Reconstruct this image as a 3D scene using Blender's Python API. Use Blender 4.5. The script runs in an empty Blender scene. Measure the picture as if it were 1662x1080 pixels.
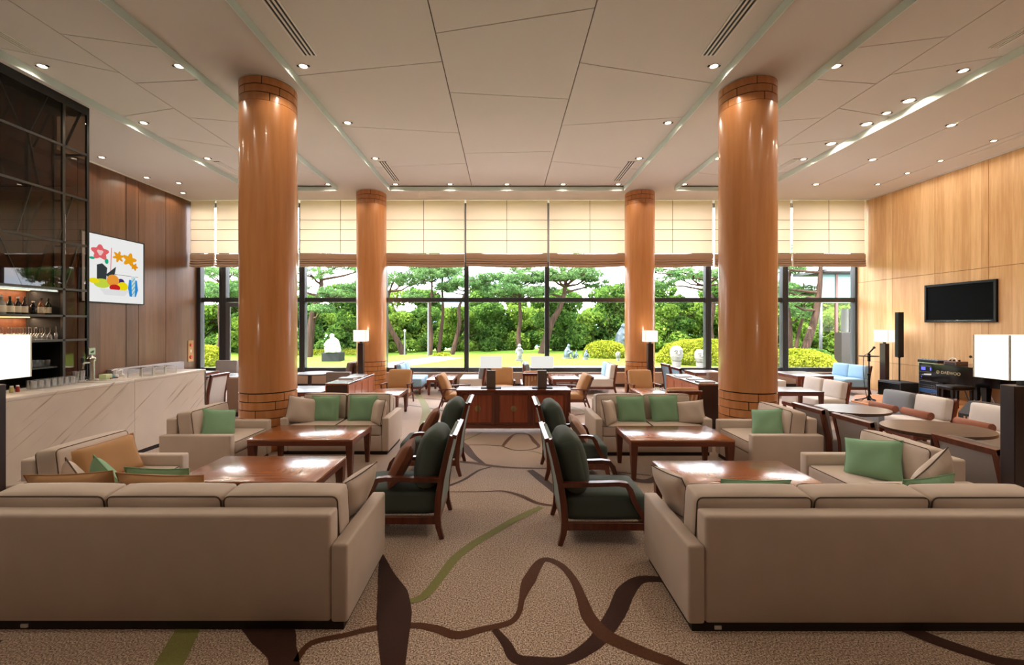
import bpy, bmesh, math, random
import numpy as np
from mathutils import Vector, Matrix

random.seed(7)
RNG = np.random.default_rng(7)
sc = bpy.context.scene
COL = sc.collection
PI = math.pi
R = math.radians

# ------------------------------------------------------------------ camera, sky, sun, exposure
EYE, F, VX, VY = 1.8, 700.0, 819.0, 527.0          # metres, pixels (frame 1662 x 1080)
cd = bpy.data.cameras.new('camera')
cam = bpy.data.objects.new('camera', cd)
COL.objects.link(cam)
cam.location = (0, 0, EYE)
cam.rotation_euler = (PI / 2, 0, 0)
cd.sensor_width = 36.0
cd.lens = F / 1662.0 * 36.0
cd.shift_x = (831 - VX) / 1662.0
cd.shift_y = -(540 - VY) / 1662.0
cd.clip_start, cd.clip_end = 0.05, 600
sc.camera = cam

w = bpy.data.worlds.new('sky')
sc.world = w
w.use_nodes = True
nt = w.node_tree
nt.nodes.clear()
out = nt.nodes.new('ShaderNodeOutputWorld')
bg = nt.nodes.new('ShaderNodeBackground')
tc = nt.nodes.new('ShaderNodeTexCoord')
mp = nt.nodes.new('ShaderNodeMapping')
mp.inputs['Scale'].default_value = (2.0, 2.0, 5.0)
nz = nt.nodes.new('ShaderNodeTexNoise')
nz.inputs['Scale'].default_value = 1.6
nz.inputs['Detail'].default_value = 6
cr = nt.nodes.new('ShaderNodeValToRGB')
cr.color_ramp.elements[0].position = 0.36
cr.color_ramp.elements[0].color = (0.62, 0.78, 1.0, 1)
cr.color_ramp.elements[1].position = 0.56
cr.color_ramp.elements[1].color = (1.0, 0.97, 0.97, 1)
nt.links.new(tc.outputs['Generated'], mp.inputs['Vector'])
nt.links.new(mp.outputs['Vector'], nz.inputs['Vector'])
nt.links.new(nz.outputs['Fac'], cr.inputs['Fac'])
nt.links.new(cr.outputs['Color'], bg.inputs['Color'])
bg.inputs['Strength'].default_value = 15.0
nt.links.new(bg.outputs['Background'], out.inputs['Surface'])

sd = bpy.data.lights.new('sun', 'SUN')
sun = bpy.data.objects.new('sun', sd)
COL.objects.link(sun)
sd.energy = 22.0
sd.angle = R(0.6)
sd.color = (1.0, 0.94, 0.84)
# comes from the left and a little behind the building, high
sun.rotation_euler = Vector((0.72, 0.30, -1.05)).to_track_quat('-Z', 'Y').to_euler()

vs = sc.view_settings
vs.view_transform = 'Standard'
vs.look = 'None'
vs.gamma = 1.0
vs.use_curve_mapping = False
vs.exposure = 0.0
SPOT_W = 15.0                                       # every ceiling downlight
WARM = (1.0, 0.86, 0.68)

# ------------------------------------------------------------------ measuring helpers
def FX(x, D): return (x - VX) / F * D
def FZ(y, D): return EYE + (VY - y) / F * D
def GP(x, y, z=0.0):
    D = (EYE - z) * F / (y - VY)
    return (FX(x, D), D)
CEIL = 5.3
def CP(x, y):
    D = (CEIL - EYE) * F / (VY - y)
    return (FX(x, D), D)

# ------------------------------------------------------------------ object helpers
def tag(o, label=None, cat=None, group=None, kind=None):
    if label: o['label'] = label
    if cat: o['category'] = cat
    if group: o['group'] = group
    if kind: o['kind'] = kind
    return o

def empty(name, loc=(0, 0, 0), rz=0.0):
    o = bpy.data.objects.new(name, None)
    COL.objects.link(o)
    o.location = loc
    o.rotation_euler = (0, 0, rz)
    o.empty_display_size = 0.1
    return o

def thing(name, label, cat, loc=(0, 0, 0), rz=0.0, group=None):
    return tag(empty(name, loc, rz), label, cat, group)

def dup(root, loc, rz=None, label=None, group=None):
    r = root.copy(); COL.objects.link(r)
    r.location = loc
    if rz is not None: r.rotation_euler = (0, 0, rz)
    if label: r['label'] = label
    if group: r['group'] = group
    for ch in list(root.children):
        c = ch.copy(); COL.objects.link(c); c.parent = r
        for g in list(ch.children):
            d = g.copy(); COL.objects.link(d); d.parent = c
    return r

class B:
    """collects shapes in one bmesh; .obj() links them as one mesh object"""
    def __init__(s): s.bm = bmesh.new()
    def box(s, x0, x1, y0, y1, z0, z1, bev=0.0, seg=2, M=None):
        bm = s.bm
        c = [bm.verts.new((x, y, z)) for z in (z0, z1) for y in (y0, y1) for x in (x0, x1)]
        fs = [bm.faces.new([c[i] for i in q]) for q in
              ((0, 2, 3, 1), (4, 5, 7, 6), (0, 1, 5, 4), (2, 6, 7, 3), (0, 4, 6, 2), (1, 3, 7, 5))]
        vs_ = list(c)
        if bev > 0:
            es = list({e for f in fs for e in f.edges})
            r = bmesh.ops.bevel(bm, geom=es, offset=bev, segments=seg, profile=0.5, affect='EDGES', clamp_overlap=True)
            vs_ = list({v for f in r['faces'] for v in f.verts} | {v for v in c if v.is_valid})
        if M is not None:
            bmesh.ops.transform(bm, matrix=M, verts=[v for v in vs_ if v.is_valid])
        return s
    def frustum(s, p0, a0, p1, a1):
        """square bar from p0 (half sizes a0) up to p1 (half sizes a1)"""
        bm = s.bm; c = []
        for p, a in ((p0, a0), (p1, a1)):
            for dx, dy in ((-1, -1), (1, -1), (1, 1), (-1, 1)):
                c.append(bm.verts.new((p[0] + dx * a[0], p[1] + dy * a[1], p[2])))
        for q in ((3, 2, 1, 0), (4, 5, 6, 7), (0, 1, 5, 4), (1, 2, 6, 5), (2, 3, 7, 6), (3, 0, 4, 7)):
            bm.faces.new([c[i] for i in q])
        return s
    def tube(s, pts, rad, n=8, cap=True):
        bm = s.bm; pts = [Vector(p) for p in pts]
        if not hasattr(rad, '__len__'): rad = [rad] * len(pts)
        rings = []; prev = None
        for i, p in enumerate(pts):
            t = (pts[min(i + 1, len(pts) - 1)] - pts[max(i - 1, 0)]).normalized()
            if prev is None:
                a = Vector((0, 0, 1)) if abs(t.z) < 0.9 else Vector((1, 0, 0))
                u = t.cross(a).normalized()
            else:
                u = (prev - t * prev.dot(t)).normalized()
            prev = u; v = t.cross(u)
            rings.append([bm.verts.new(p + (u * math.cos(2 * PI * k / n) + v * math.sin(2 * PI * k / n)) * rad[i]) for k in range(n)])
        for a, b in zip(rings, rings[1:]):
            for k in range(n):
                bm.faces.new((a[k], a[(k + 1) % n], b[(k + 1) % n], b[k]))
        if cap:
            bm.faces.new(rings[0][::-1]); bm.faces.new(rings[-1])
        return s
    def loop(s, pts, rad, n=6):
        """closed tube"""
        bm = s.bm; pts = [Vector(p) for p in pts]; N = len(pts); rings = []; prev = None
        for i, p in enumerate(pts):
            t = (pts[(i + 1) % N] - pts[i - 1]).normalized()
            if prev is None:
                a = Vector((0, 0, 1)) if abs(t.z) < 0.9 else Vector((1, 0, 0))
                u = t.cross(a).normalized()
            else:
                u = (prev - t * prev.dot(t)).normalized()
            prev = u; v = t.cross(u)
            rings.append([bm.verts.new(p + (u * math.cos(2 * PI * k / n) + v * math.sin(2 * PI * k / n)) * rad) for k in range(n)])
        for i in range(N):
            a, b = rings[i], rings[(i + 1) % N]
            for k in range(n):
                bm.faces.new((a[k], a[(k + 1) % n], b[(k + 1) % n], b[k]))
        return s
    def lathe(s, prof, n=16, at=(0, 0, 0), cap=True):
        bm = s.bm; rings = []
        for r, z in prof:
            rings.append([bm.verts.new((at[0] + r * math.cos(2 * PI * k / n), at[1] + r * math.sin(2 * PI * k / n), at[2] + z)) for k in range(n)])
        for a, b in zip(rings, rings[1:]):
            for k in range(n):
                bm.faces.new((a[k], a[(k + 1) % n], b[(k + 1) % n], b[k]))
        if cap:
            bm.faces.new(rings[0][::-1]); bm.faces.new(rings[-1])
        return s
    def prism(s, poly, z0, z1):
        bm = s.bm
        a = [bm.verts.new((p[0], p[1], z0)) for p in poly]
        b = [bm.verts.new((p[0], p[1], z1)) for p in poly]
        bm.faces.new(a[::-1]); bm.faces.new(b); n = len(poly)
        for k in range(n):
            bm.faces.new((a[k], a[(k + 1) % n], b[(k + 1) % n], b[k]))
        return s
    def sweep(s, xc, pts, wx, hh):
        """rectangular bar along a path of (y, z) points in the plane x = xc; hh: one width or one per point"""
        bm = s.bm; rings = []
        if not hasattr(hh, '__len__'): hh = [hh] * len(pts)
        P = [Vector((0, p[0], p[1])) for p in pts]
        for i, p in enumerate(P):
            t = (P[min(i + 1, len(P) - 1)] - P[max(i - 1, 0)]).normalized()
            nrm = Vector((0, -t.z, t.y))
            h = hh[i] / 2
            rings.append([bm.verts.new((xc + sx * wx / 2, (p + nrm * sy * h).y, (p + nrm * sy * h).z)) for sx, sy in ((-1, -1), (1, -1), (1, 1), (-1, 1))])
        for a, b in zip(rings, rings[1:]):
            for k in range(4):
                bm.faces.new((a[k], a[(k + 1) % 4], b[(k + 1) % 4], b[k]))
        bm.faces.new(rings[0][::-1]); bm.faces.new(rings[-1])
        return s
    def cushion(s, w_, d_, h_, r=0.04, puff=(0, 0, 0), n=8, M=None):
        """rounded, slightly swollen upholstery block centred on the origin"""
        bm = s.bm; half = (w_ / 2, d_ / 2, h_ / 2); cache = {}
        r = min(r, min(half) * 0.98)
        def vert(p):
            key = tuple(round(c, 5) for c in p)
            if key in cache: return cache[key]
            q = [p[i] * half[i] for i in range(3)]
            inn = [max(-(half[i] - r), min(half[i] - r, q[i])) for i in range(3)]
            dv = Vector([q[i] - inn[i] for i in range(3)])
            if dv.length > 1e-9: dv = dv.normalized() * r
            v = Vector(inn) + dv
            for i in range(3):
                j, k = (i + 1) % 3, (i + 2) % 3
                v[i] += puff[i] * p[i] * max(0, 1 - p[j] ** 2) * max(0, 1 - p[k] ** 2)
            if M is not None: v = M @ v
            cache[key] = bm.verts.new(v)
            return cache[key]
        # denser near the edges so that the roundings are smooth
        g = sorted(set([-1 + 2 * i / n for i in range(n + 1)] + [sgn * (1 - e) for sgn in (-1, 1) for e in (0.02, 0.06)]))
        for ax in range(3):
            j, k = (ax + 1) % 3, (ax + 2) % 3
            for sg in (-1, 1):
                for a0, a1 in zip(g, g[1:]):
                    for b0, b1 in zip(g, g[1:]):
                        q = []
                        for a, b in ((a0, b0), (a1, b0), (a1, b1), (a0, b1)):
                            p = [0, 0, 0]; p[ax] = sg; p[j] = a; p[k] = b
                            q.append(vert(tuple(p)))
                        if sg < 0: q.reverse()
                        try: bm.faces.new(q)
                        except ValueError: pass
        return s
    def pillow(s, w_, h_, t_, n=12, pinch=0.07, M=None):
        """throw pillow in the xz plane, thickness along y"""
        bm = s.bm; g = [-1 + 2 * i / n for i in range(n + 1)]; top = {}; bot = {}
        for i, u in enumerate(g):
            for k, v in enumerate(g):
                x = u * w_ / 2 * (1 - pinch * (1 - v * v) * abs(u))
                z = v * h_ / 2 * (1 - pinch * (1 - u * u) * abs(v))
                th = t_ / 2 * (max(0, (1 - u ** 4) * (1 - v ** 4))) ** 0.55
                wr = 0.006 * math.sin(5 * u + 3 * v) * (1 - u * u) * (1 - v * v)
                p = Vector((x, th + wr, z)); q = Vector((x, -th + wr, z))
                if M is not None: p = M @ p; q = M @ q
                top[i, k] = bm.verts.new(p)
                bot[i, k] = top[i, k] if i in (0, n) or k in (0, n) else bm.verts.new(q)
        for i in range(n):
            for k in range(n):
                bm.faces.new((top[i, k], top[i, k + 1], top[i + 1, k + 1], top[i + 1, k]))
                bm.faces.new((bot[i, k], bot[i + 1, k], bot[i + 1, k + 1], bot[i, k + 1]))
        return s
    def obj(s, name, mat, parent=None, smooth=35, loc=None):
        bm = s.bm
        bmesh.ops.recalc_face_normals(bm, faces=bm.faces[:])
        me = bpy.data.meshes.new(name)
        bm.to_mesh(me); bm.free()
        if smooth:
            me.shade_smooth()
            me.set_sharp_from_angle(angle=R(smooth))
        me.materials.append(mat)
        o = bpy.data.objects.new(name, me)
        COL.objects.link(o)
        if parent is not None: o.parent = parent
        if loc is not None: o.location = loc
        return o

def raw(name, V, Fc, mat, parent=None, smooth=False):
    me = bpy.data.meshes.new(name)
    me.from_pydata([tuple(v) for v in V], [], [tuple(f) for f in Fc])
    me.update()
    if smooth: me.shade_smooth()
    me.materials.append(mat)
    o = bpy.data.objects.new(name, me)
    COL.objects.link(o)
    if parent is not None: o.parent = parent
    return o

def quads(name, P, mat, parent=None):
    """P: (n, 4, 3) array of loose quads"""
    n = len(P)
    me = bpy.data.meshes.new(name)
    me.vertices.add(n * 4); me.loops.add(n * 4); me.polygons.add(n)
    me.vertices.foreach_set('co', P.reshape(-1).astype(np.float32))
    me.loops.foreach_set('vertex_index', np.arange(n * 4, dtype=np.int32))
    me.polygons.foreach_set('loop_start', np.arange(0, n * 4, 4, dtype=np.int32))
    me.update(calc_edges=True)
    me.materials.append(mat)
    o = bpy.data.objects.new(name, me)
    COL.objects.link(o)
    if parent is not None: o.parent = parent
    return o

def rrect(w_, h_, r, n=4):
    """rounded rectangle outline, centred, as (a, b) pairs"""
    pts = []
    for cx, cy, a0 in ((w_ / 2 - r, h_ / 2 - r, 0), (-w_ / 2 + r, h_ / 2 - r, 90), (-w_ / 2 + r, -h_ / 2 + r, 180), (w_ / 2 - r, -h_ / 2 + r, 270)):
        for k in range(n + 1):
            a = R(a0 + 90 * k / n)
            pts.append((cx + r * math.cos(a), cy + r * math.sin(a)))
    return pts

# ------------------------------------------------------------------ materials
def srgb(r, g, b):
    f = lambda c: (c / 255 / 12.92) if c <= 10.3 else ((c / 255 + 0.055) / 1.055) ** 2.4
    return (f(r), f(g), f(b), 1)

def newmat(name):
    m = bpy.data.materials.new(name); m.use_nodes = True
    n = m.node_tree; n.nodes.clear()
    o = n.nodes.new('ShaderNodeOutputMaterial')
    return m, n, o

def N(nt_, typ, **kw):
    n = nt_.nodes.new('ShaderNode' + typ)
    for k, v in kw.items():
        if k in n.inputs: n.inputs[k].default_value = v
        else: setattr(n, k, v)
    return n

def coords(nt_, scale=(1, 1, 1), rot=(0, 0, 0), kind='Object'):
    t = nt_.nodes.new('ShaderNodeTexCoord')
    m = nt_.nodes.new('ShaderNodeMapping')
    m.inputs['Scale'].default_value = scale
    m.inputs['Rotation'].default_value = rot
    nt_.links.new(t.outputs[kind], m.inputs['Vector'])
    return m.outputs['Vector']

def principled(nt_, o, rough=0.5, metal=0.0, spec=0.5, coat=0.0, coat_rough=0.1):
    p = nt_.nodes.new('ShaderNodeBsdfPrincipled')
    p.inputs['Roughness'].default_value = rough
    p.inputs['Metallic'].default_value = metal
    p.inputs['Specular IOR Level'].default_value = spec
    p.inputs['Coat Weight'].default_value = coat
    p.inputs['Coat Roughness'].default_value = coat_rough
    if coat >= 1.0: p.inputs['Coat IOR'].default_value = 1.75
    nt_.links.new(p.outputs['BSDF'], o.inputs['Surface'])
    return p

def plain(name, col, rough=0.5, metal=0.0, spec=0.5, var=0.08, scale=8, bump=0.0, coat=0.0, coat_rough=0.1, bscale=200):
    """one colour with a faint procedural unevenness"""
    m, n, o = newmat(name)
    p = principled(n, o, rough, metal, spec, coat, coat_rough)
    v = coords(n)
    nz_ = N(n, 'TexNoise', Scale=scale, Detail=3.0)
    n.links.new(v, nz_.inputs['Vector'])
    mx = N(n, 'MixRGB', blend_type='MIX')
    c = np.array(col[:3])
    mx.inputs['Color1'].default_value = (*(c * (1 - var)), 1)
    mx.inputs['Color2'].default_value = (*np.minimum(c * (1 + var), 1), 1)
    n.links.new(nz_.outputs['Fac'], mx.inputs['Fac'])
    n.links.new(mx.outputs['Color'], p.inputs['Base Color'])
    if bump:
        nb = N(n, 'TexNoise', Scale=bscale, Detail=2.0)
        n.links.new(v, nb.inputs['Vector'])
        bp = N(n, 'Bump', Strength=bump, Distance=0.004)
        n.links.new(nb.outputs['Fac'], bp.inputs['Height'])
        n.links.new(bp.outputs['Normal'], p.inputs['Normal'])
    return m

def fabric(name, col, rough=0.9, var=0.06, weave=420, sheen=0.15):
    m, n, o = newmat(name)
    p = principled(n, o, rough, 0, 0.15)
    p.inputs['Sheen Weight'].default_value = sheen
    v = coords(n)
    nz_ = N(n, 'TexNoise', Scale=5.0, Detail=4.0)
    n.links.new(v, nz_.inputs['Vector'])
    fine = N(n, 'TexNoise', Scale=float(weave), Detail=1.0)
    n.links.new(v, fine.inputs['Vector'])
    ad = N(n, 'Math', operation='MULTIPLY_ADD')
    ad.inputs[1].default_value = 0.5
    n.links.new(fine.outputs['Fac'], ad.inputs[0])
    n.links.new(nz_.outputs['Fac'], ad.inputs[2])
    mx = N(n, 'MixRGB')
    c = np.array(col[:3])
    mx.inputs['Color1'].default_value = (*(c * (1 - 2 * var)), 1)
    mx.inputs['Color2'].default_value = (*np.minimum(c * (1 + var), 1), 1)
    n.links.new(ad.outputs[0], mx.inputs['Fac'])
    n.links.new(mx.outputs['Color'], p.inputs['Base Color'])
    bp = N(n, 'Bump', Strength=0.12, Distance=0.002)
    n.links.new(fine.outputs['Fac'], bp.inputs['Height'])
    n.links.new(bp.outputs['Normal'], p.inputs['Normal'])
    return m

def wood(name, c1, c2, rough=0.4, axis='z', scale=1.0, coat=0.0, coat_rough=0.1, strips=0.0, spec=0.4, kind='Object', rotz=0.0):
    """veneer: grain stretched along an axis; strips > 0 adds leaves of that width with their own tone"""
    m, n, o = newmat(name)
    p = principled(n, o, rough, 0, spec, coat, coat_rough)
    st = {'x': (0.6, 9, 9), 'y': (9, 0.6, 9), 'z': (9, 9, 0.6)}[axis]
    v = coords(n, tuple(s_ * scale for s_ in st), (0, 0, rotz), kind)
    nz_ = N(n, 'TexNoise', Scale=2.2, Detail=6.0, Roughness=0.6)
    n.links.new(v, nz_.inputs['Vector'])
    fac = nz_.outputs['Fac']
    if strips:
        v2 = coords(n, (1, 1, 1), (0, 0, 0), kind)
        sp = N(n, 'SeparateXYZ'); n.links.new(v2, sp.inputs[0])
        s0 = N(n, 'Math', operation='ADD')
        n.links.new(sp.outputs['X'], s0.inputs[0]); n.links.new(sp.outputs['Y'], s0.inputs[1])
        d = N(n, 'Math', operation='DIVIDE'); d.inputs[1].default_value = strips
        n.links.new(s0.outputs[0], d.inputs[0])
        fl = N(n, 'Math', operation='FLOOR'); n.links.new(d.outputs[0], fl.inputs[0])
        wn = N(n, 'TexWhiteNoise', noise_dimensions='1D'); n.links.new(fl.outputs[0], wn.inputs['W'])
        ma = N(n, 'Math', operation='MULTIPLY_ADD'); ma.inputs[1].default_value = 0.35
        n.links.new(wn.outputs['Value'], ma.inputs[0])
        sb = N(n, 'Math', operation='MULTIPLY_ADD'); sb.inputs[1].default_value = 0.8; sb.inputs[2].default_value = -0.08
        n.links.new(fac, sb.inputs[0]); n.links.new(sb.outputs[0], ma.inputs[2])
        fac = ma.outputs[0]
    rp = N(n, 'ValToRGB')
    rp.color_ramp.elements[0].position = 0.3; rp.color_ramp.elements[0].color = c1
    rp.color_ramp.elements[1].position = 0.72; rp.color_ramp.elements[1].color = c2
    n.links.new(fac, rp.inputs['Fac'])
    n.links.new(rp.outputs['Color'], p.inputs['Base Color'])
    return m

def emit(name, col, strength):
    m, n, o = newmat(name)
    nz_ = N(n, 'TexNoise', Scale=3.0)
    mx = N(n, 'MixRGB')
    mx.inputs['Color1'].default_value = col
    mx.inputs['Color2'].default_value = (*[c * 0.96 for c in col[:3]], 1)
    n.links.new(coords(n), nz_.inputs['Vector']); n.links.new(nz_.outputs['Fac'], mx.inputs['Fac'])
    e = N(n, 'Emission', Strength=strength)
    n.links.new(mx.outputs['Color'], e.inputs['Color'])
    n.links.new(e.outputs['Emission'], o.inputs['Surface'])
    return m

def clearglass(name, tint, refl=1.0, base=0.02, rough=0.0):
    """thin clear pane: see-through with a mirror layer"""
    m, n, o = newmat(name)
    t = N(n, 'BsdfTransparent'); t.inputs['Color'].default_value = tint
    g = N(n, 'BsdfGlossy'); g.inputs['Roughness'].default_value = rough
    lw = N(n, 'LayerWeight', Blend=0.15)
    mu = N(n, 'Math', operation='MULTIPLY_ADD'); mu.inputs[1].default_value = refl; mu.inputs[2].default_value = base
    n.links.new(lw.outputs['Fresnel'], mu.inputs[0])
    mx = N(n, 'MixShader')
    n.links.new(mu.outputs[0], mx.inputs['Fac'])
    n.links.new(t.outputs[0], mx.inputs[1]); n.links.new(g.outputs[0], mx.inputs[2])
    n.links.new(mx.outputs[0], o.inputs['Surface'])
    return m

def cloth_through(name, col, tcol, share=0.5, weave=300):
    """cloth or frosted glass that lets light through"""
    m, n, o = newmat(name)
    v = coords(n)
    nz_ = N(n, 'TexNoise', Scale=float(weave), Detail=2.0); n.links.new(v, nz_.inputs['Vector'])
    mx0 = N(n, 'MixRGB')
    mx0.inputs['Color1'].default_value = (*[c * 0.94 for c in col[:3]], 1); mx0.inputs['Color2'].default_value = col
    n.links.new(nz_.outputs['Fac'], mx0.inputs['Fac'])
    d = N(n, 'BsdfDiffuse'); n.links.new(mx0.outputs['Color'], d.inputs['Color'])
    t = N(n, 'BsdfTranslucent'); t.inputs['Color'].default_value = tcol
    mx = N(n, 'MixShader', Fac=share)
    n.links.new(d.outputs[0], mx.inputs[1]); n.links.new(t.outputs[0], mx.inputs[2])
    n.links.new(mx.outputs[0], o.inputs['Surface'])
    return m

M = {}
M['carpet'] = None
def carpet(name, c1, c2, c3, scale=115, bump=0.7):
    m, n, o = newmat(name)
    p = principled(n, o, 0.95, 0, 0.1)
    p.inputs['Sheen Weight'].default_value = 0.7
    p.inputs['Sheen Roughness'].default_value = 0.35
    v = coords(n)
    a = N(n, 'TexNoise', Scale=float(scale), Detail=2.0, Roughness=0.7); n.links.new(v, a.inputs['Vector'])
    b = N(n, 'TexNoise', Scale=1.3, Detail=3.0); n.links.new(v, b.inputs['Vector'])
    rp = N(n, 'ValToRGB')
    e = rp.color_ramp.elements
    e[0].position = 0.36; e[0].color = c1
    e[1].position = 0.64; e[1].color = c3
    k = rp.color_ramp.elements.new(0.5); k.color = c2
    n.links.new(a.outputs['Fac'], rp.inputs['Fac'])
    mx = N(n, 'MixRGB', blend_type='MULTIPLY', Fac=0.08)
    n.links.new(rp.outputs['Color'], mx.inputs['Color1'])
    n.links.new(b.outputs['Fac'], mx.inputs['Color2'])
    n.links.new(mx.outputs['Color'], p.inputs['Base Color'])
    bp = N(n, 'Bump', Strength=bump, Distance=0.006)
    n.links.new(a.outputs['Fac'], bp.inputs['Height'])
    n.links.new(bp.outputs['Normal'], p.inputs['Normal'])
    return m
M['carpet'] = carpet('carpet speckled tan', srgb(82, 60, 44), srgb(186, 156, 134), srgb(246, 228, 210))
M['inlay_brown'] = carpet('carpet chestnut', srgb(72, 40, 20), srgb(92, 52, 28), srgb(108, 64, 36), 300, 0.3)
M['inlay_dark'] = carpet('carpet dark chocolate', srgb(50, 26, 16), srgb(64, 34, 22), srgb(78, 44, 30), 300, 0.3)
M['inlay_green'] = carpet('carpet moss green', srgb(120, 118, 62), srgb(138, 136, 76), srgb(154, 150, 92), 300, 0.3)
M['ceil'] = plain('ceiling paint', srgb(209, 203, 196), 0.9, spec=0.1, var=0.015, scale=1.5)
M['gap'] = plain('dark joint', srgb(52, 46, 42), 0.9, spec=0.1, var=0.1)
M['fin'] = cloth_through('frosted green glass', srgb(226, 238, 236), srgb(236, 248, 246), 0.5, 30)
M['white_metal'] = plain('white enamel', srgb(222, 218, 210), 0.45, var=0.02)
M['lamp'] = emit('lamp face', srgb(255, 236, 205), 14.0)
M['maple'] = wood('maple veneer wall', srgb(196, 152, 104), srgb(222, 184, 136), 0.45, 'z', 1.0, strips=0.19, spec=0.3)
M['maple_edge'] = plain('maple joint', srgb(140, 100, 62), 0.6)
M['walnut'] = wood('walnut veneer wall', srgb(86, 56, 38), srgb(112, 76, 52), 0.35, 'z', 0.8, strips=0.3, spec=0.4)
M['column'] = wood('cherry veneer column', srgb(194, 126, 72), srgb(214, 150, 98), 0.32, 'z', 0.6, coat=0.6, coat_rough=0.12)
M['joint'] = plain('black joint', srgb(40, 22, 12), 0.8, var=0.1)
M['blind'] = cloth_through('cream roman blind', srgb(238, 224, 202), srgb(244, 216, 182), 0.24)
M['blind_seam'] = plain('blind seam', srgb(84, 70, 52), 0.9, var=0.05)
M['fold'] = cloth_through('shade-darkened folded blind', srgb(196, 172, 150), srgb(176, 142, 116), 0.3)  # same cloth as the blind, colour darkened for light the layers stop
M['frame'] = plain('dark grey window frame', srgb(58, 60, 62), 0.4, metal=0.3, var=0.04)
M['door_frame'] = plain('grey door frame', srgb(96, 98, 100), 0.4, metal=0.3, var=0.04)
M['pane'] = clearglass('window glass', (0.98, 0.97, 0.965, 1), 0.6, 0.0)
M['sillwall'] = plain('taupe low wall', srgb(168, 142, 124), 0.8, var=0.04)
M['sill'] = plain('pale stone sill', srgb(220, 212, 200), 0.4, var=0.04)
M['sofa'] = fabric('warm greige upholstery', srgb(203, 185, 171), 0.75)
M['piping'] = plain('dark piping', srgb(86, 72, 62), 0.8)
M['plinth'] = plain('dark plinth', srgb(34, 20, 16), 0.6)
M['greencush'] = fabric('sage green cushion', srgb(134, 172, 138), 0.9, weave=260)
M['tancush'] = fabric('tan cushion', srgb(184, 140, 98), 0.9)
M['browncush'] = fabric('brown cushion', srgb(128, 78, 56), 0.9)
M['blushcush'] = fabric('dusty pink cushion', srgb(182, 148, 134), 0.9)
M['charcoal'] = fabric('charcoal green upholstery', srgb(76, 86, 80), 0.9)
M['chairback'] = fabric('grey green back upholstery', srgb(118, 130, 122), 0.85)
M['cherry'] = wood('dark cherry', srgb(74, 30, 16), srgb(116, 54, 30), 0.35, 'z', 1.2, coat=0.3, coat_rough=0.2)
M['cherry_x'] = wood('dark cherry lengthwise', srgb(84, 36, 20), srgb(124, 60, 34), 0.35, 'x', 1.2, coat=0.3, coat_rough=0.2)
M['cherry_y'] = wood('dark cherry crosswise', srgb(84, 36, 20), srgb(124, 60, 34), 0.35, 'y', 1.2, coat=0.3, coat_rough=0.2)
M['cabinet'] = wood('red brown cabinet', srgb(126, 56, 32), srgb(164, 82, 50), 0.4, 'z', 1.3, coat=0.2, coat_rough=0.25)
M['divider'] = wood('chestnut divider', srgb(158, 86, 50), srgb(188, 112, 70), 0.4, 'z', 1.3, coat=0.2, coat_rough=0.25)
M['darkwood'] = wood('espresso wood', srgb(34, 18, 14), srgb(52, 28, 22), 0.4, 'z', 1.2, coat=0.25, coat_rough=0.2)
M['darktop'] = wood('dark oval top', srgb(62, 40, 30), srgb(88, 60, 46), 0.4, 'x', 1.2, coat=0.35, coat_rough=0.2)
M['greyfab'] = fabric('grey upholstery', srgb(150, 142, 140), 0.9)
M['palefab'] = fabric('pale grey upholstery', srgb(214, 206, 200), 0.9)
M['slatefab'] = fabric('slate upholstery', srgb(142, 148, 156), 0.9)
M['bluefab'] = fabric('powder blue upholstery', srgb(146, 180, 206), 0.9)
M['taupefab'] = fabric('taupe bench side', srgb(128, 116, 110), 0.9)
M['boothfab'] = fabric('brown grey booth upholstery', srgb(146, 118, 102), 0.85)
M['bolster'] = fabric('rust brown bolster', srgb(150, 96, 76), 0.9)
M['brass'] = plain('aged brass', srgb(152, 130, 84), 0.4, metal=0.5, var=0.15)
M['steel'] = plain('brushed steel', srgb(190, 190, 188), 0.25, metal=1.0)
M['black'] = plain('black lacquer', srgb(14, 13, 15), 0.35, spec=0.25, var=0.1)
M['piano'] = plain('black piano lacquer', srgb(8, 8, 10), 0.12, spec=0.4, var=0.1)
M['blackmatt'] = plain('matt black', srgb(22, 21, 22), 0.7, var=0.1)
M['darkmetal'] = plain('bronze grey metal', srgb(70, 66, 62), 0.4, metal=0.6)
M['shade'] = emit('glowing lamp shade', srgb(255, 248, 228), 1.35)
M['shade_dim'] = emit('white lamp shade', srgb(250, 246, 240), 0.92)
# ------------------------------------------------------------------ the room shell
XL, XR, YW, YB = -8.87, 10.17, 12.44, -5.0          # left wall, right wall, window wall, rear wall

def struct(o): o['kind'] = 'structure'; return o

floor = struct(B().box(XL - 0.2, XR + 0.2, YB - 0.2, YW + 0.2, -0.2, 0).obj('floor', M['carpet'], smooth=0))

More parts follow.
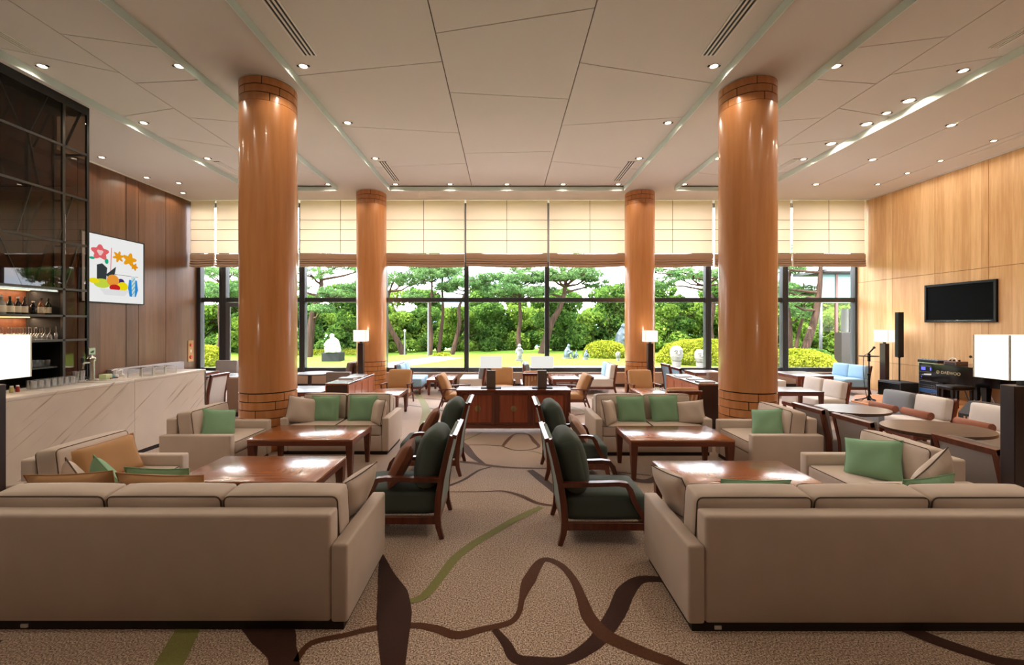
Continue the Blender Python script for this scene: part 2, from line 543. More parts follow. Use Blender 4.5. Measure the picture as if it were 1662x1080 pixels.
# carpet pattern: coloured ribbons woven flush into the carpet
def ribbon(pix, mat, lift=0.0015, name='carpet_inlay'):
    """pix: (x, y, width) in pixels of the photograph on the floor"""
    P = [GP(x, y) for x, y, w_ in pix]
    Wd = [w_ / F * p[1] * 0.5 for (x, y, w_), p in zip(pix, P)]
    # refine with Catmull-Rom
    Q = []
    n = len(P)
    for i in range(n - 1):
        p0, p1, p2, p3 = P[max(i - 1, 0)], P[i], P[i + 1], P[min(i + 2, n - 1)]
        for k in range(6):
            t = k / 6
            c = lambda a, b, c_, d: 0.5 * (2 * b + (c_ - a) * t + (2 * a - 5 * b + 4 * c_ - d) * t * t + (3 * b - a - 3 * c_ + d) * t ** 3)
            Q.append((c(p0[0], p1[0], p2[0], p3[0]), c(p0[1], p1[1], p2[1], p3[1]), Wd[i] + (Wd[i + 1] - Wd[i]) * t))
    Q.append((*P[-1], Wd[-1]))
    V, Fc = [], []
    for i, (x, y, hw) in enumerate(Q):
        a, b = Q[max(i - 1, 0)], Q[min(i + 1, len(Q) - 1)]
        t = Vector((b[0] - a[0], b[1] - a[1])).normalized()
        for s_ in (-1, 1):
            V.append((x - t.y * hw * s_, y + t.x * hw * s_, lift))
    for i in range(len(Q) - 1):
        Fc.append((2 * i, 2 * i + 1, 2 * i + 3, 2 * i + 2))
    o = raw(name, V, Fc, mat, floor)
    return o

def cz(pts):        # from the 2.7x enlargement of (560, 680)
    return [(560 + x / 2.7, 680 + y / 2.7, w_ / 2.7) for x, y, w_ in pts]

ribbon([(619, 900, 4), (627, 935, 26), (637, 965, 48), (640, 1000, 56), (639, 1040, 48), (638, 1085, 38), (632, 1150, 40), (600, 1250, 60)], M['inlay_dark'], 0.0030)
ribbon([(480, 1075, 10), (505, 1045, 12)] + cz([(0, 950, 30), (130, 920, 36), (300, 908, 34), (400, 922, 44), (490, 950, 48), (600, 925, 36), (720, 895, 30), (762, 850, 24), (776, 790, 26), (805, 712, 60), (865, 622, 36), (940, 640, 34), (1000, 705, 36), (1038, 790, 46), (1068, 870, 66), (1135, 945, 78), (1210, 985, 74), (1330, 1035, 66), (1450, 1080, 60)]) + [(1150, 1110, 24), (1250, 1180, 24)], M['inlay_brown'], 0.0022)
ribbon(cz([(1500, 720, 40), (1375, 705, 44), (1290, 708, 52), (1230, 760, 80), (1190, 850, 80), (1120, 955, 74), (1060, 1010, 64), (960, 1062, 50), (830, 1066, 60), (745, 1050, 56), (705, 985, 44), (655, 925, 30)]), M['inlay_dark'], 0.0015)
ribbon(cz([(285, 802, 34), (350, 775, 44), (415, 700, 44), (480, 615, 44), (560, 552, 42), (650, 498, 40), (750, 440, 40), (860, 388, 30)]), M['inlay_green'], 0.0022)
ribbon(cz([(430, 322, 6), (600, 321, 8), (690, 318, 14), (770, 338, 24), (840, 370, 24), (930, 383, 16), (1100, 395, 14)]), M['inlay_brown'], 0.0022)
ribbon(cz([(330, 180, 22), (450, 186, 28), (560, 194, 26), (650, 208, 24), (750, 216, 18), (900, 219, 18), (1050, 215, 16), (1200, 235, 14), (1340, 250, 10)]), M['inlay_brown'], 0.0022)
ribbon(cz([(420, 60, 24), (470, 88, 44), (520, 120, 44), (560, 165, 34), (610, 200, 16)]), M['inlay_dark'], 0.0015)
ribbon(cz([(440, 300, 16), (520, 268, 16), (585, 228, 14), (640, 212, 10)]), M['inlay_dark'], 0.0015)
ribbon(cz([(530, 116, 8), (620, 116, 8), (690, 120, 10)]), M['inlay_brown'], 0.0022)
ribbon(cz([(690, 122, 12), (712, 95, 18), (745, 68, 12), (800, 68, 10), (830, 100, 20), (848, 124, 14), (800, 138, 8), (740, 138, 8), (692, 122, 10)]), M['inlay_brown'], 0.0022)
ribbon(cz([(520, 95, 12), (570, 75, 14), (600, 60, 10)]), M['inlay_green'], 0.0015)
ribbon(cz([(800, 140, 8), (850, 150, 10), (900, 175, 14)]), M['inlay_green'], 0.0015)
ribbon(cz([(810, 226, 30), (860, 265, 44), (925, 320, 40), (980, 380, 24)]), M['inlay_dark'], 0.0015)
ribbon([(330, 980, 36), (303, 1026, 38), (274, 1080, 46), (240, 1140, 50)], M['inlay_green'], 0.0015)
ribbon([(400, 985, 50), (442, 1028, 62), (458, 1060, 42), (462, 1090, 46), (470, 1150, 50)], M['inlay_dark'], 0.0022)
ribbon([(1440, 1005, 40), (1497, 1032, 30), (1570, 1058, 28), (1640, 1078, 26), (1760, 1090, 26)], M['inlay_dark'], 0.0022)
ribbon([(0, 1040, 10), (-30, 1060, 20), (-80, 1100, 30)], M['inlay_dark'], 0.0022)
# the bright part of the carpet between cabinet and windows
ribbon([(676, 638, 8), (686, 652, 11), (692, 668, 14), (690, 690, 20)], M['inlay_green'], 0.0022)
ribbon([(660, 646, 6), (700, 648, 6), (730, 650, 6)], M['inlay_dark'], 0.0015)
ribbon([(662, 658, 5), (690, 662, 6), (722, 668, 6), (740, 676, 6)], M['inlay_dark'], 0.0015)
ribbon([(700, 690, 8), (725, 684, 5), (745, 680, 4)], M['inlay_dark'], 0.0015)
ribbon([(925, 660, 6), (948, 668, 6), (960, 680, 6)], M['inlay_green'], 0.0015)
ribbon([(930, 675, 6), (950, 672, 6), (985, 668, 4)], M['inlay_brown'], 0.0022)
ribbon([(1010, 640, 5), (1040, 632, 6), (1060, 640, 6), (1080, 650, 6)], M['inlay_dark'], 0.0015)
ribbon([(1360, 640, 5), (1400, 645, 8), (1440, 640, 6)], M['inlay_green'], 0.0015)
ribbon([(1000, 770, 14), (1050, 782, 18), (1090, 765, 14), (1130, 768, 12)], M['inlay_dark'], 0.0015)
ribbon([(590, 780, 14), (600, 800, 18), (640, 830, 18)], M['inlay_green'], 0.0015)

# rear wall (behind the camera) and its wood panels
wall_back = struct(B().box(XL - 0.2, XR + 0.2, YB - 0.2, YB, 0, CEIL + 0.3).obj('wall_back', M['walnut'], smooth=0))

# left wall: walnut panels on a dark backing
wall_left = struct(B().box(XL - 0.25, XL - 0.03, YB, YW + 0.2, 0, CEIL + 0.3).obj('wall_left', M['gap'], smooth=0))
ys = [12.44, 11.29, 10.45, 10.11, 8.96]
while ys[-1] > YB + 0.5: ys.append(ys[-1] - 1.15)
ys[-1] = YB
g = 0.006
for a, b in zip(ys[1:], ys):
    B().box(XL - 0.03, XL, a + g, b - g, 0.10, CEIL - 0.025, 0.003, 1).obj('veneer_panel', M['walnut'], wall_left, 0)
struct(B().box(XL - 0.03, XL + 0.008, YB, YW, 0, 0.10).obj('baseboard_left', M['plinth'], smooth=0))
# right wall: maple panels in three courses
wall_right = struct(B().box(XR + 0.03, XR + 0.25, YB, YW + 0.2, 0, CEIL + 0.3).obj('wall_right', M['maple_edge'], smooth=0))
ys = [12.44]
while ys[-1] > YB + 0.5: ys.append(ys[-1] - 1.125)
ys[-1] = YB
g = 0.004
for a, b in zip(ys[1:], ys):
    for z0, z1 in ((0.0, 0.78), (0.78, 3.0), (3.0, CEIL - 0.025)):
        B().box(XR, XR + 0.03, a + g, b - g, z0 + g, z1 - g, 0.002, 1).obj('veneer_panel', M['maple'], wall_right, 0)
for nm, x in (('trim_1', XL + 0.01), ('trim_2', XR - 0.01)):
    struct(B().box(x - 0.012, x + 0.012, YB, YW, CEIL - 0.025, CEIL).obj(nm, M['white_metal'], smooth=0))

# ------------------------------------------------------------------ ceiling: flat panels with open joints
ceiling = struct(B().box(XL - 0.2, XR + 0.2, YB - 0.2, YW + 0.3, CEIL + 0.03, CEIL + 0.3).obj('ceiling', M['gap'], smooth=0))
TL0, TL1 = -6.42, -4.23      # left tray
TC0, TC1 = -2.91, 3.02       # centre tray
TR0, TR1 = 4.31, 6.50        # right tray
YT = 10.92                   # far end of the trays
def slab(poly, name='ceiling_panel'):
    B().prism(poly, CEIL, CEIL + 0.03).obj(name, M['ceil'], ceiling, 0)
def strip(x0, x1, seams, g=0.007):
    """panels between x0 and x1; seams: (depth at x0, depth at x1), far to near"""
    s_ = [(YT, YT)] + sorted(seams, key=lambda q: -(q[0] + q[1])) + [(YB, YB)]
    for (a0, a1), (b0, b1) in zip(s_, s_[1:]):
        slab([(x0 + g, b0 + g), (x1 - g, b1 + g), (x1 - g, a1 - g), (x0 + g, a0 - g)])
def seam(pl, pr): return (CP(*pl)[1], CP(*pr)[1])
J0, J1 = -0.83, 1.0
strip(TC0, J0, [seam((520, 123), (717, 100)), seam((575, 205), (744, 216)), seam((625, 272), (755, 265)), (4.1, 3.7), (2.4, 2.8), (0.8, 0.3), (-1.2, -0.8), (-2.8, -3.2)])
strip(J0, J1, [seam((710, 54), (964, 13)), seam((731, 150), (923, 161)), seam((753, 249), (898, 246)), (3.3, 3.6), (1.6, 1.2), (-0.6, -0.2), (-2.3, -2.6)])
strip(J1, TC1, [seam((942, 102), (1126, 135)), seam((912, 204), (1086, 190)), seam((896, 262), (1018, 275)), (4.0, 4.5), (2.7, 2.3), (0.5, 0.9), (-1.0, -1.4), (-3.0, -2.6)])
JL = -5.12
JL = sum(CP(x, y)[0] for x, y in ((95, 48), (280, 176), (387, 246))) / 3
strip(TL0, JL, [seam((20, 76), (197, 118)), seam((209, 189), (280, 176)), seam((265, 222), (372, 240)), (10.1, 9.9), (4.2, 4.6), (2.7, 2.3), (0.8, 1.2), (-1.2, -1.6), (-3.0, -2.7)])
strip(JL, TL1, [seam((108, 55), (268, 80)), seam((226, 135), (325, 129)), seam((307, 191), (388, 201)), seam((440, 262), (515, 287)), (4.3, 3.9), (2.2, 2.6), (0.6, 0.2), (-1.4, -1.0), (-3.0, -3.3)])
JR = sum(CP(x, y)[0] for x, y in ((1445, 120), (1362, 176), (1540, 60))) / 3
strip(TR0, JR, [seam((1384, 80), (1540, 59)), seam((1324, 128), (1422, 136)), seam((1265, 200), (1337, 191)), (9.9, 10.2), (4.0, 4.4), (2.5, 2.1), (0.6, 0.9), (-1.2, -1.6), (-3.2, -2.9)])
strip(JR, TR1, [seam((1447, 121), (1612, 91)), seam((1363, 176), (1428, 190)), seam((1290, 237), (1365, 224)), (10.2, 9.9), (4.5, 4.1), (2.6, 2.9), (0.9, 0.5), (-1.5, -1.1), (-2.9, -3.3)])
# plain bands around the trays
for x0, x1 in ((XL, TL0), (TL1, TC0), (TC1, TR0), (TR1, 7.84)):
    B().box(x0, x1, YB, YT, CEIL, CEIL + 0.03).obj('soffit_panel', M['ceil'], ceiling, 0)
B().box(7.88, 9.36, YB, YT, CEIL, CEIL + 0.03).obj('soffit_panel', M['ceil'], ceiling, 0)
B().box(9.40, XR, YB, YT, CEIL, CEIL + 0.03).obj('soffit_panel', M['ceil'], ceiling, 0)
B().box(XL, XR, YT, YW, CEIL, CEIL + 0.03).obj('soffit_panel', M['ceil'], ceiling, 0)
for x in (7.86, 9.38):
    B().box(x - 0.02, x + 0.02, YB, YT, CEIL + 0.012, CEIL + 0.03).obj('shadow_gap', M['white_metal'], ceiling, 0)
# frosted glass fins that hang along the tray edges
FH = 0.115
n_trim = 3
for x0, x1 in ((TL0, TL1), (TC0, TC1), (TR0, TR1)):
    for x in (x0, x1):
        o = struct(B().box(x - 0.006, x + 0.006, YB, YT, CEIL - FH, CEIL + 0.01).obj('trim_%d' % n_trim, M['fin'], smooth=0)); n_trim += 1
    o = struct(B().box(x0, x1, YT - 0.006, YT + 0.006, CEIL - FH, CEIL + 0.01).obj('trim_%d' % n_trim, M['fin'], smooth=0)); n_trim += 1
    B().box(x0 + 0.02, x1 - 0.02, YT - 0.05, YT - 0.02, CEIL - 0.012, CEIL + 0.002).obj('gap_shade_strip', M['gap'], o, 0)  # dark strip painted in for the shade of the gap at the fin

# ------------------------------------------------------------------ downlights
def downlight(x, y, label, group, big=False):
    t = thing('downlight', label, 'ceiling light', (x, y, CEIL), 0, group)
    return t
_proto = {}
def add_light(x, y, label, group, size=0.062, power=1.0, aim=(0, 0, -1), angle=150):
    t = thing('downlight', label, 'ceiling light', (x, y, CEIL), 0, group)
    key = size
    if key not in _proto:
        a = B().lathe([(size * 0.80, -0.002), (size, -0.002), (size, -0.010), (size * 0.80, -0.010), (size * 0.80, -0.002)], 20, cap=False).obj('ring', M['white_metal'], t)
        b = B().lathe([(size * 0.78, -0.004), (size * 0.5, -0.012), (0.002, -0.016)], 16).obj('lens', M['lamp'], t)
        c = B().box(-size * 1.35, -size * 0.95, -0.016, 0.016, -0.012, -0.001).obj('clip', M['blackmatt'], t, 0)
        d = B().box(size * 0.95, size * 1.35, -0.016, 0.016, -0.012, -0.001).obj('clip', M['blackmatt'], t, 0)
        _proto[key] = (a.data, b.data, c.data, d.data)
    else:
        for nm, me in zip(('ring', 'lens', 'clip', 'clip'), _proto[key]):
            o = bpy.data.objects.new(nm, me); COL.objects.link(o); o.parent = t
    ld = bpy.data.lights.new('downlight_beam', 'SPOT')
    ld.energy = SPOT_W * power * 2.2
    ld.color = WARM
    ld.spot_size = R(angle); ld.spot_blend = 0.35
    ld.shadow_soft_size = 0.04
    lo = bpy.data.objects.new('downlight_beam', ld); COL.objects.link(lo)
    lo.parent = t
    lo.location = (0, 0, -0.03)
    lo.rotation_euler = Vector(aim).to_track_quat('-Z', 'Y').to_euler()
    return t
ROWS = [10.75, 9.07, 7.47, 5.83, 4.2, 2.6, 1.0]
gC = 'downlights along the centre tray'
for y in ROWS:
    add_light(TC0 + 0.19, y, 'small downlight in the centre ceiling tray beside the glass fin on the bar side', gC)
    add_light(TC1 - 0.19, y, 'small downlight in the centre ceiling tray beside the glass fin on the piano side', gC)
for x in (-1.36, 0.06, 1.46):
    add_light(x, 10.75, 'small downlight along the window end of the centre ceiling tray', gC)
for y in ROWS:
    add_light(TL0 + 0.17, y, 'downlight in the bar side ceiling tray along its outer glass fin', 'downlights in the bar side tray')
    add_light(TL1 - 0.17, y, 'downlight in the bar side ceiling tray behind its inner glass fin', 'downlights in the bar side tray')
    add_light(TR0 + 0.17, y, 'downlight in the piano side ceiling tray behind its inner glass fin', 'downlights in the piano side tray')
for (px, py) in ((1573, 114), (1449, 183), (1314, 258)):
    x, y = CP(px, py)
    add_light(TR1 - 0.19, y, 'round downlight in the piano side ceiling tray along its outer glass fin', 'downlights in the piano side tray')
for (px, py) in ((1485, 163), (1417, 201), (1359, 233)):
    x, y = CP(px, py)
    add_light(TR1 - 0.19, y, 'larger tilted downlight in the piano side ceiling tray along its outer glass fin', 'downlights in the piano side tray', 0.085, 1.3, (0.5, 0, -1))
for y in ROWS[4:]:
    add_light(TR1 - 0.19, y, 'round downlight in the piano side ceiling tray along its outer glass fin', 'downlights in the piano side tray')
for (px, py) in ((165, 255), (238, 288), (290, 297), (297, 313)):
    x, y = CP(px, py)
    add_light(x, min(y, YW - 0.4), 'small downlight in the plain ceiling beside the walnut wall', 'downlights beside the walnut wall', 0.06, 0.8)
for x, y in ((7.93, 7.56), (7.90, 9.14), (7.86, 10.75), (7.93, 5.9), (7.93, 4.2)):
    add_light(x - 0.1, y, 'round downlight in the outer ceiling band over the stage', 'downlights over the stage', 0.07, 1.0)
for x, y in ((9.30, 9.2), (9.30, 9.96), (9.30, 10.75), (9.30, 8.2), (9.30, 6.9), (9.30, 5.4)):
    add_light(x, y, 'small downlight close to the maple wall', 'downlights washing the maple wall', 0.05, 0.7, (0.35, 0, -1))

# linear air diffusers set flush in the ceiling
def vent(x, y0, y1, label, wd=0.16):
    t = thing('air_diffuser', label, 'air vent', (x, (y0 + y1) / 2, CEIL - 0.001), 0, 'linear air diffusers')
    L = (y1 - y0) / 2
    B().box(-wd / 2, wd / 2, -L, L, -0.004, 0.0).obj('backing', M['blackmatt'], t, 0)
    for k in range(4):
        xx = -wd / 2 + wd * k / 3
        B().box(xx - 0.011, xx + 0.011, -L, L, -0.012, -0.003).obj('slat', M['white_metal'], t, 0)
vent(-2.52, 1.5, 5.6, 'long dark slot air diffuser in the centre tray on the bar side, near end')
vent(2.64, 1.5, 5.6, 'long dark slot air diffuser in the centre tray on the piano side, near end')
vent(-2.62, 9.25, 10.5, 'short slot air diffuser in the centre tray on the bar side, by the windows')
vent(2.72, 9.25, 10.5, 'short slot air diffuser in the centre tray on the piano side, by the windows')
vent(-6.06, 3.2, 5.55, 'slot air diffuser in the bar side tray above the back bar', 0.12)
vent(-6.18, 9.25, 10.7, 'slot air diffuser in the bar side tray next to the windows', 0.12)
vent(6.18, 3.4, 5.45, 'slot air diffuser in the piano side tray, near end', 0.12)
vent(6.16, 9.1, 10.7, 'slot air diffuser in the piano side tray by the windows', 0.12)
vent(9.62, 6.0, 8.9, 'thin slot air diffuser beside the maple wall', 0.10)

# ------------------------------------------------------------------ window wall
wall_window = struct(B().box(XL, XR, YW, YW + 0.2, 0, 0.40).obj('wall_window', M['sillwall'], smooth=0))
B().box(XL, XR, YW - 0.03, YW + 0.2, 0.40, 0.43, 0.005, 1).obj('sill_board', M['sill'], wall_window, 0)
B().box(XL, XR, YW - 0.012, YW, 0.0, 0.09).obj('skirting', M['plinth'], wall_window, 0)
mull = [FX(x, YW) for x in (361, 491, 624, 757, 888, 1021, 1149, 1276)]
edges = [XL] + mull + [XR]
ZT = 2.51
for k, (a, b) in enumerate(zip(edges, edges[1:])):
    wn = struct(empty('window_%d' % (k + 1), ((a + b) / 2, YW + 0.08, 0.43)))
    hw = (b - a) / 2
    wide = 0.10 if k in (0, 1, 7) else 0.065
    fr = M['frame']
    for s_, nm in ((-1, 'mullion'), (1, 'mullion')):
        x = s_ * hw
        x0, x1 = (x, x + wide) if s_ < 0 else (x - wide, x)
        B().box(x0, x1, -0.09, 0.09, 0, CEIL - 0.43, 0.008, 1).obj(nm, fr, wn, 0)
    B().box(-hw + wide, hw - wide, -0.06, 0.06, 0, 0.12, 0.006, 1).obj('bottom_rail', fr, wn, 0)
    B().box(-hw + wide, hw - wide, -0.06, 0.06, ZT - 0.43 - 0.065, ZT - 0.43 + 0.065, 0.006, 1).obj('transom', fr, wn, 0)
    B().box(-hw + wide, hw - wide, -0.06, 0.06, CEIL - 0.53, CEIL - 0.43).obj('top_rail', fr, wn, 0)
    B().box(-hw + wide, hw - wide, -0.004, 0.004, 0.12, ZT - 0.43 - 0.065).obj('pane', M['pane'], wn, 0)
    B().box(-hw + wide, hw - wide, -0.004, 0.004, ZT - 0.43 + 0.065, CEIL - 0.53).obj('pane', M['pane'], wn, 0)
# glazed door leaf in the second bay
dr = struct(empty('door_1', (FX(361, YW) + 0.11, YW + 0.0, 0.43)))
dw, dh = 0.95, 2.0
B().box(0, 0.12, -0.03, 0.03, 0, dh, 0.006, 1).obj('stile', M['door_frame'], dr, 0)
B().box(dw - 0.12, dw, -0.03, 0.03, 0, dh, 0.006, 1).obj('stile', M['door_frame'], dr, 0)
B().box(0.12, dw - 0.12, -0.03, 0.03, dh - 0.12, dh, 0.006, 1).obj('door_rail', M['door_frame'], dr, 0)
B().box(0.12, dw - 0.12, -0.03, 0.03, 0, 0.10, 0.006, 1).obj('door_rail', M['door_frame'], dr, 0)
B().box(0.12, dw - 0.12, -0.004, 0.004, 0.10, dh - 0.12).obj('pane', M['pane'], dr, 0)
B().tube([(dw - 0.06, -0.03, 0.75), (dw - 0.06, -0.08, 0.75), (dw - 0.06, -0.08, 1.15), (dw - 0.06, -0.03, 1.15)], 0.012, 8).obj('handle', M['steel'], dr)

# roman blinds
YBL = 12.12
bx = [XL + 0.03, -8.12, -5.77, -3.44, -1.106, 1.227, 3.56, 5.87, 8.06, XR - 0.03]
blab = ['narrow cream roman blind in the corner beside the walnut wall', 'cream roman blind half hidden behind the column by the bar',
        'cream roman blind between the two bar side columns', 'cream roman blind over the window beside the slender bar side column',
        'cream roman blind over the middle window', 'cream roman blind over the window next to the middle one on the piano side',
        'cream roman blind beside the slender piano side column', 'cream roman blind cut by the thick piano side column',
        'cream roman blind in the corner beside the maple wall']
zr = [CEIL - 0.01, 4.74, 4.47, 4.16, 3.80]
for k, (a, b) in enumerate(zip(bx, bx[1:])):
    t = thing('roman_blind', blab[k], 'blind', ((a + b) / 2, YBL, CEIL), 0, 'roman blinds over the windows')
    hw = (b - a) / 2 - 0.028
    for i, (z1, z0) in enumerate(zip(zr, zr[1:])):
        # each band bellies a little
        V, Fc = [], []
        nx, nz2 = 6, 4
        for iz in range(nz2 + 1):
            for ix in range(nx + 1):
                u, v = ix / nx * 2 - 1, iz / nz2
                V.append((u * hw, -0.012 * math.sin(PI * v), z1 + (z0 - z1) * v - CEIL))
        for iz in range(nz2):
            for ix in range(nx):
                q = iz * (nx + 1) + ix
                Fc.append((q, q + 1, q + nx + 2, q + nx + 1))
        raw('fabric_band', V, Fc, M['blind'], t, True)
        B().box(-hw, hw, -0.010, 0.002, z0 - CEIL - 0.004, z0 - CEIL + 0.004).obj('rod_seam', M['blind_seam'], t, 0)
    if hw > 0.6:
        B().box(-0.006, 0.006, -0.016, -0.013, 3.80 - CEIL, -0.01).obj('centre_seam', M['blind_seam'], t, 0)
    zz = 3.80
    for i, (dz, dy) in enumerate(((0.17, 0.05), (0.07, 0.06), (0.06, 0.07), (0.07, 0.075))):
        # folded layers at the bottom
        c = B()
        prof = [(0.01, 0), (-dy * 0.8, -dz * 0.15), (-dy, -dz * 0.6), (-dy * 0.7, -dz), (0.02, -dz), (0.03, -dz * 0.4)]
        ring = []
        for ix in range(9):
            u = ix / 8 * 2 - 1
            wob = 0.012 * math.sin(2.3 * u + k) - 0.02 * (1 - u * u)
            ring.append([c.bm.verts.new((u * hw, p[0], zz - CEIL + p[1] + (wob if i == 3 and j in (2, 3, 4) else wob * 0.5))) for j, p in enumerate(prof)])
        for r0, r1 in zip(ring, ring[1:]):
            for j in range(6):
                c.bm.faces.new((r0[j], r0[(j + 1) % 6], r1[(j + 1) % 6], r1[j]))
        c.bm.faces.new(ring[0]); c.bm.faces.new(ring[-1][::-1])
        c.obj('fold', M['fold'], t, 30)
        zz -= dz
    B().tube([(hw + 0.02, -0.02, -0.02), (hw + 0.02, -0.02, -1.0), (hw + 0.018, -0.015, -1.75)], 0.006, 6).obj('cord', M['white_metal'], t)

# ------------------------------------------------------------------ columns
def column(x, y, label, cats='column'):
    t = thing('wood_clad_column', label, 'column', (x, y, 0), 0, 'round wood clad columns')
    r = 0.385
    B().lathe([(r - 0.012, 0.0), (r - 0.012, CEIL + 0.02)], 48, cap=False).obj('core', M['joint'], t)
    B().lathe([(r - 0.012, 0.836), (r, 0.836), (r, CEIL - 0.352), (r - 0.012, CEIL - 0.352)], 64, cap=False).obj('shaft', M['column'], t)
    B().lathe([(r - 0.01, CEIL - 0.012), (r + 0.006, CEIL - 0.012), (r + 0.006, CEIL), (r - 0.01, CEIL)], 48, cap=False).obj('collar', M['white_metal'], t)
    def course(z0, z1, off):
        key = (round(z1 - z0, 3))
        for k in range(5):
            a0 = off + 2 * PI * k / 5 + 0.015
            o = None
            if key in course.cache:
                o = bpy.data.objects.new('veneer_block', course.cache[key]); COL.objects.link(o); o.parent = t
            else:
                c = B(); ra = []
                span = 2 * PI / 5 - 0.030
                for i in range(13):
                    a = span * i / 12
                    ra.append([c.bm.verts.new((rr * math.cos(a), rr * math.sin(a), zz)) for rr, zz in ((r - 0.012, 0), (r, 0), (r, z1 - z0), (r - 0.012, z1 - z0))])
                for p, q in zip(ra, ra[1:]):
                    for j in range(4):
                        c.bm.faces.new((p[j], p[(j + 1) % 4], q[(j + 1) % 4], q[j]))
                c.bm.faces.new(ra[0]); c.bm.faces.new(ra[-1][::-1])
                o = c.obj('veneer_block', M['column'], t)
                course.cache[key] = o.data
            o.location = (0, 0, z0); o.rotation_euler = (0, 0, a0)
    course.cache = column.cache
    for i in range(7):
        course(0.118 * i + 0.005, 0.118 * (i + 1) - 0.007, R((0, 36, 14, 50, 22, 60, 6)[i] + x * 31))
    for i in range(3):
        z = CEIL - 0.012 - 0.113 * (i + 1)
        course(z + 0.005, z + 0.113 - 0.007, R((18, 52, 33)[i] + x * 47))
    return t
column.cache = {}
column(-3.50, 6.40, 'thick honey wood clad column standing beside the bar counter')
column(3.60, 6.40, 'thick honey wood clad column standing by the chestnut divider on the piano side')
column(-3.55, 11.5, 'honey wood clad column at the windows behind the magazine divider on the bar side')
column(3.60, 11.5, 'honey wood clad column at the windows on the piano side')
# ------------------------------------------------------------------ upholstered sofas and armchairs (front = local +y)
def Tm(x, y, z, rx=0, ry=0, rz=0):
    return Matrix.Translation((x, y, z)) @ Matrix.Rotation(rz, 4, 'Z') @ Matrix.Rotation(ry, 4, 'Y') @ Matrix.Rotation(rx, 4, 'X')

def piped_cushion(name, parent, mat, w_, d_, h_, Mx, r=0.03, puff=(0, 0, 0), faces='yy', pr=0.0045, pmat=None):
    """cushion plus piping (sub-part) around its two large faces; faces: normal axis of those faces"""
    o = B().cushion(w_, d_, h_, r, puff, M=Mx).obj(name, mat, parent, 50)
    c = B()
    k = r * 0.30
    for s_ in (-1, 1):
        if faces == 'y':
            pts = [Mx @ Vector((a, s_ * (d_ / 2 - k), b)) for a, b in rrect(w_ - 2 * k + 0.004, h_ - 2 * k + 0.004, r)]
        else:
            pts = [Mx @ Vector((a, b, s_ * (h_ / 2 - k))) for a, b in rrect(w_ - 2 * k + 0.004, d_ - 2 * k + 0.004, r)]
        c.loop(pts, pr, 5)
    c.obj('piping', pmat or M['piping'], o)
    return o

def sofa(name, label, cat, W, D, n, loc, rz, group=None, tagx=None):
    t = thing(name, label, cat, loc, rz, group)
    aw, ph = 0.10, 0.05
    fa = M['sofa']
    hw, hd = W / 2, D / 2
    B().box(-hw + 0.03, hw - 0.03, -hd + 0.02, hd - 0.03, 0, ph).obj('plinth', M['plinth'], t, 0)
    for s_ in (-1, 1):
        x0, x1 = (-hw, -hw + aw) if s_ < 0 else (hw - aw, hw)
        B().box(x0, x1, -hd, hd, ph, 0.51, 0.018, 3).obj('arm', fa, t)
    B().box(-hw + aw + 0.002, hw - aw - 0.002, -hd + 0.004, -hd + 0.13, ph, 0.683, 0.022, 3).obj('back_panel', fa, t)
    B().box(-hw + aw + 0.001, hw - aw - 0.001, -hd + 0.10, hd - 0.012, ph, 0.27, 0.012, 2).obj('seat_base', fa, t)
    cw = (W - 2 * aw) / n
    for k in range(n):
        x = -hw + aw + cw * (k + 0.5)
        piped_cushion('seat_cushion', t, fa, cw - 0.006, D - 0.135, 0.15, Tm(x, 0.06, 0.335), 0.03, (0, 0, 0.012), 'z')
    for k in range(n):
        x = -hw + aw + cw * (k + 0.5)
        piped_cushion('back_cushion', t, fa, cw - 0.004, 0.19, 0.37, Tm(x, -hd + 0.235, 0.575, R(7)), 0.035, (0.0, 0.03, 0.012), 'y')
    if tagx is not None:
        B().box(tagx - 0.02, tagx + 0.02, -hd + 0.013, -hd + 0.022, 0.014, 0.034).obj('care_tag', M['white_metal'], t, 0)
    return t

sofa('three_seat_sofa', 'long greige three-seat sofa with its back to the aisle, on the bar side', 'sofa', 2.36, 0.81, 3, (-2.10, 2.93, 0), 0, 'long greige sofas', -0.73)
sofa('three_seat_sofa', 'long greige three-seat sofa with its back to the aisle, on the piano side', 'sofa', 2.36, 0.81, 3, (2.25, 2.915, 0), 0, 'long greige sofas', -1.0)
sofa('two_seat_sofa', 'greige two-seat sofa with two green cushions beside the thick bar side column', 'sofa', 1.50, 0.79, 2, (-2.345, 6.33, 0), PI, 'greige two-seat sofas')
sofa('two_seat_sofa', 'greige two-seat sofa with two green cushions in front of the slatted tan chair', 'sofa', 1.60, 0.79, 2, (2.04, 6.28, 0), PI, 'greige two-seat sofas')
# wide armchairs facing the coffee tables
sofa('club_armchair', 'wide greige armchair with a tan cushion in front of the bar counter', 'armchair', 0.90, 0.83, 1, (-3.60, 3.91, 0), -PI / 2, 'greige armchairs')
sofa('club_armchair', 'wide greige armchair with a green cushion near the end of the bar counter', 'armchair', 0.90, 0.83, 1, (-3.60, 5.45, 0), -PI / 2, 'greige armchairs')
sofa('club_armchair', 'wide greige armchair with a large green cushion, beside the tall black floor lamp', 'armchair', 0.92, 0.83, 1, (3.41, 3.92, 0), PI / 2, 'greige armchairs')
sofa('club_armchair', 'wide greige armchair with a green cushion beside the thick piano side column', 'armchair', 0.90, 0.83, 1, (3.30, 5.46, 0), PI / 2, 'greige armchairs')

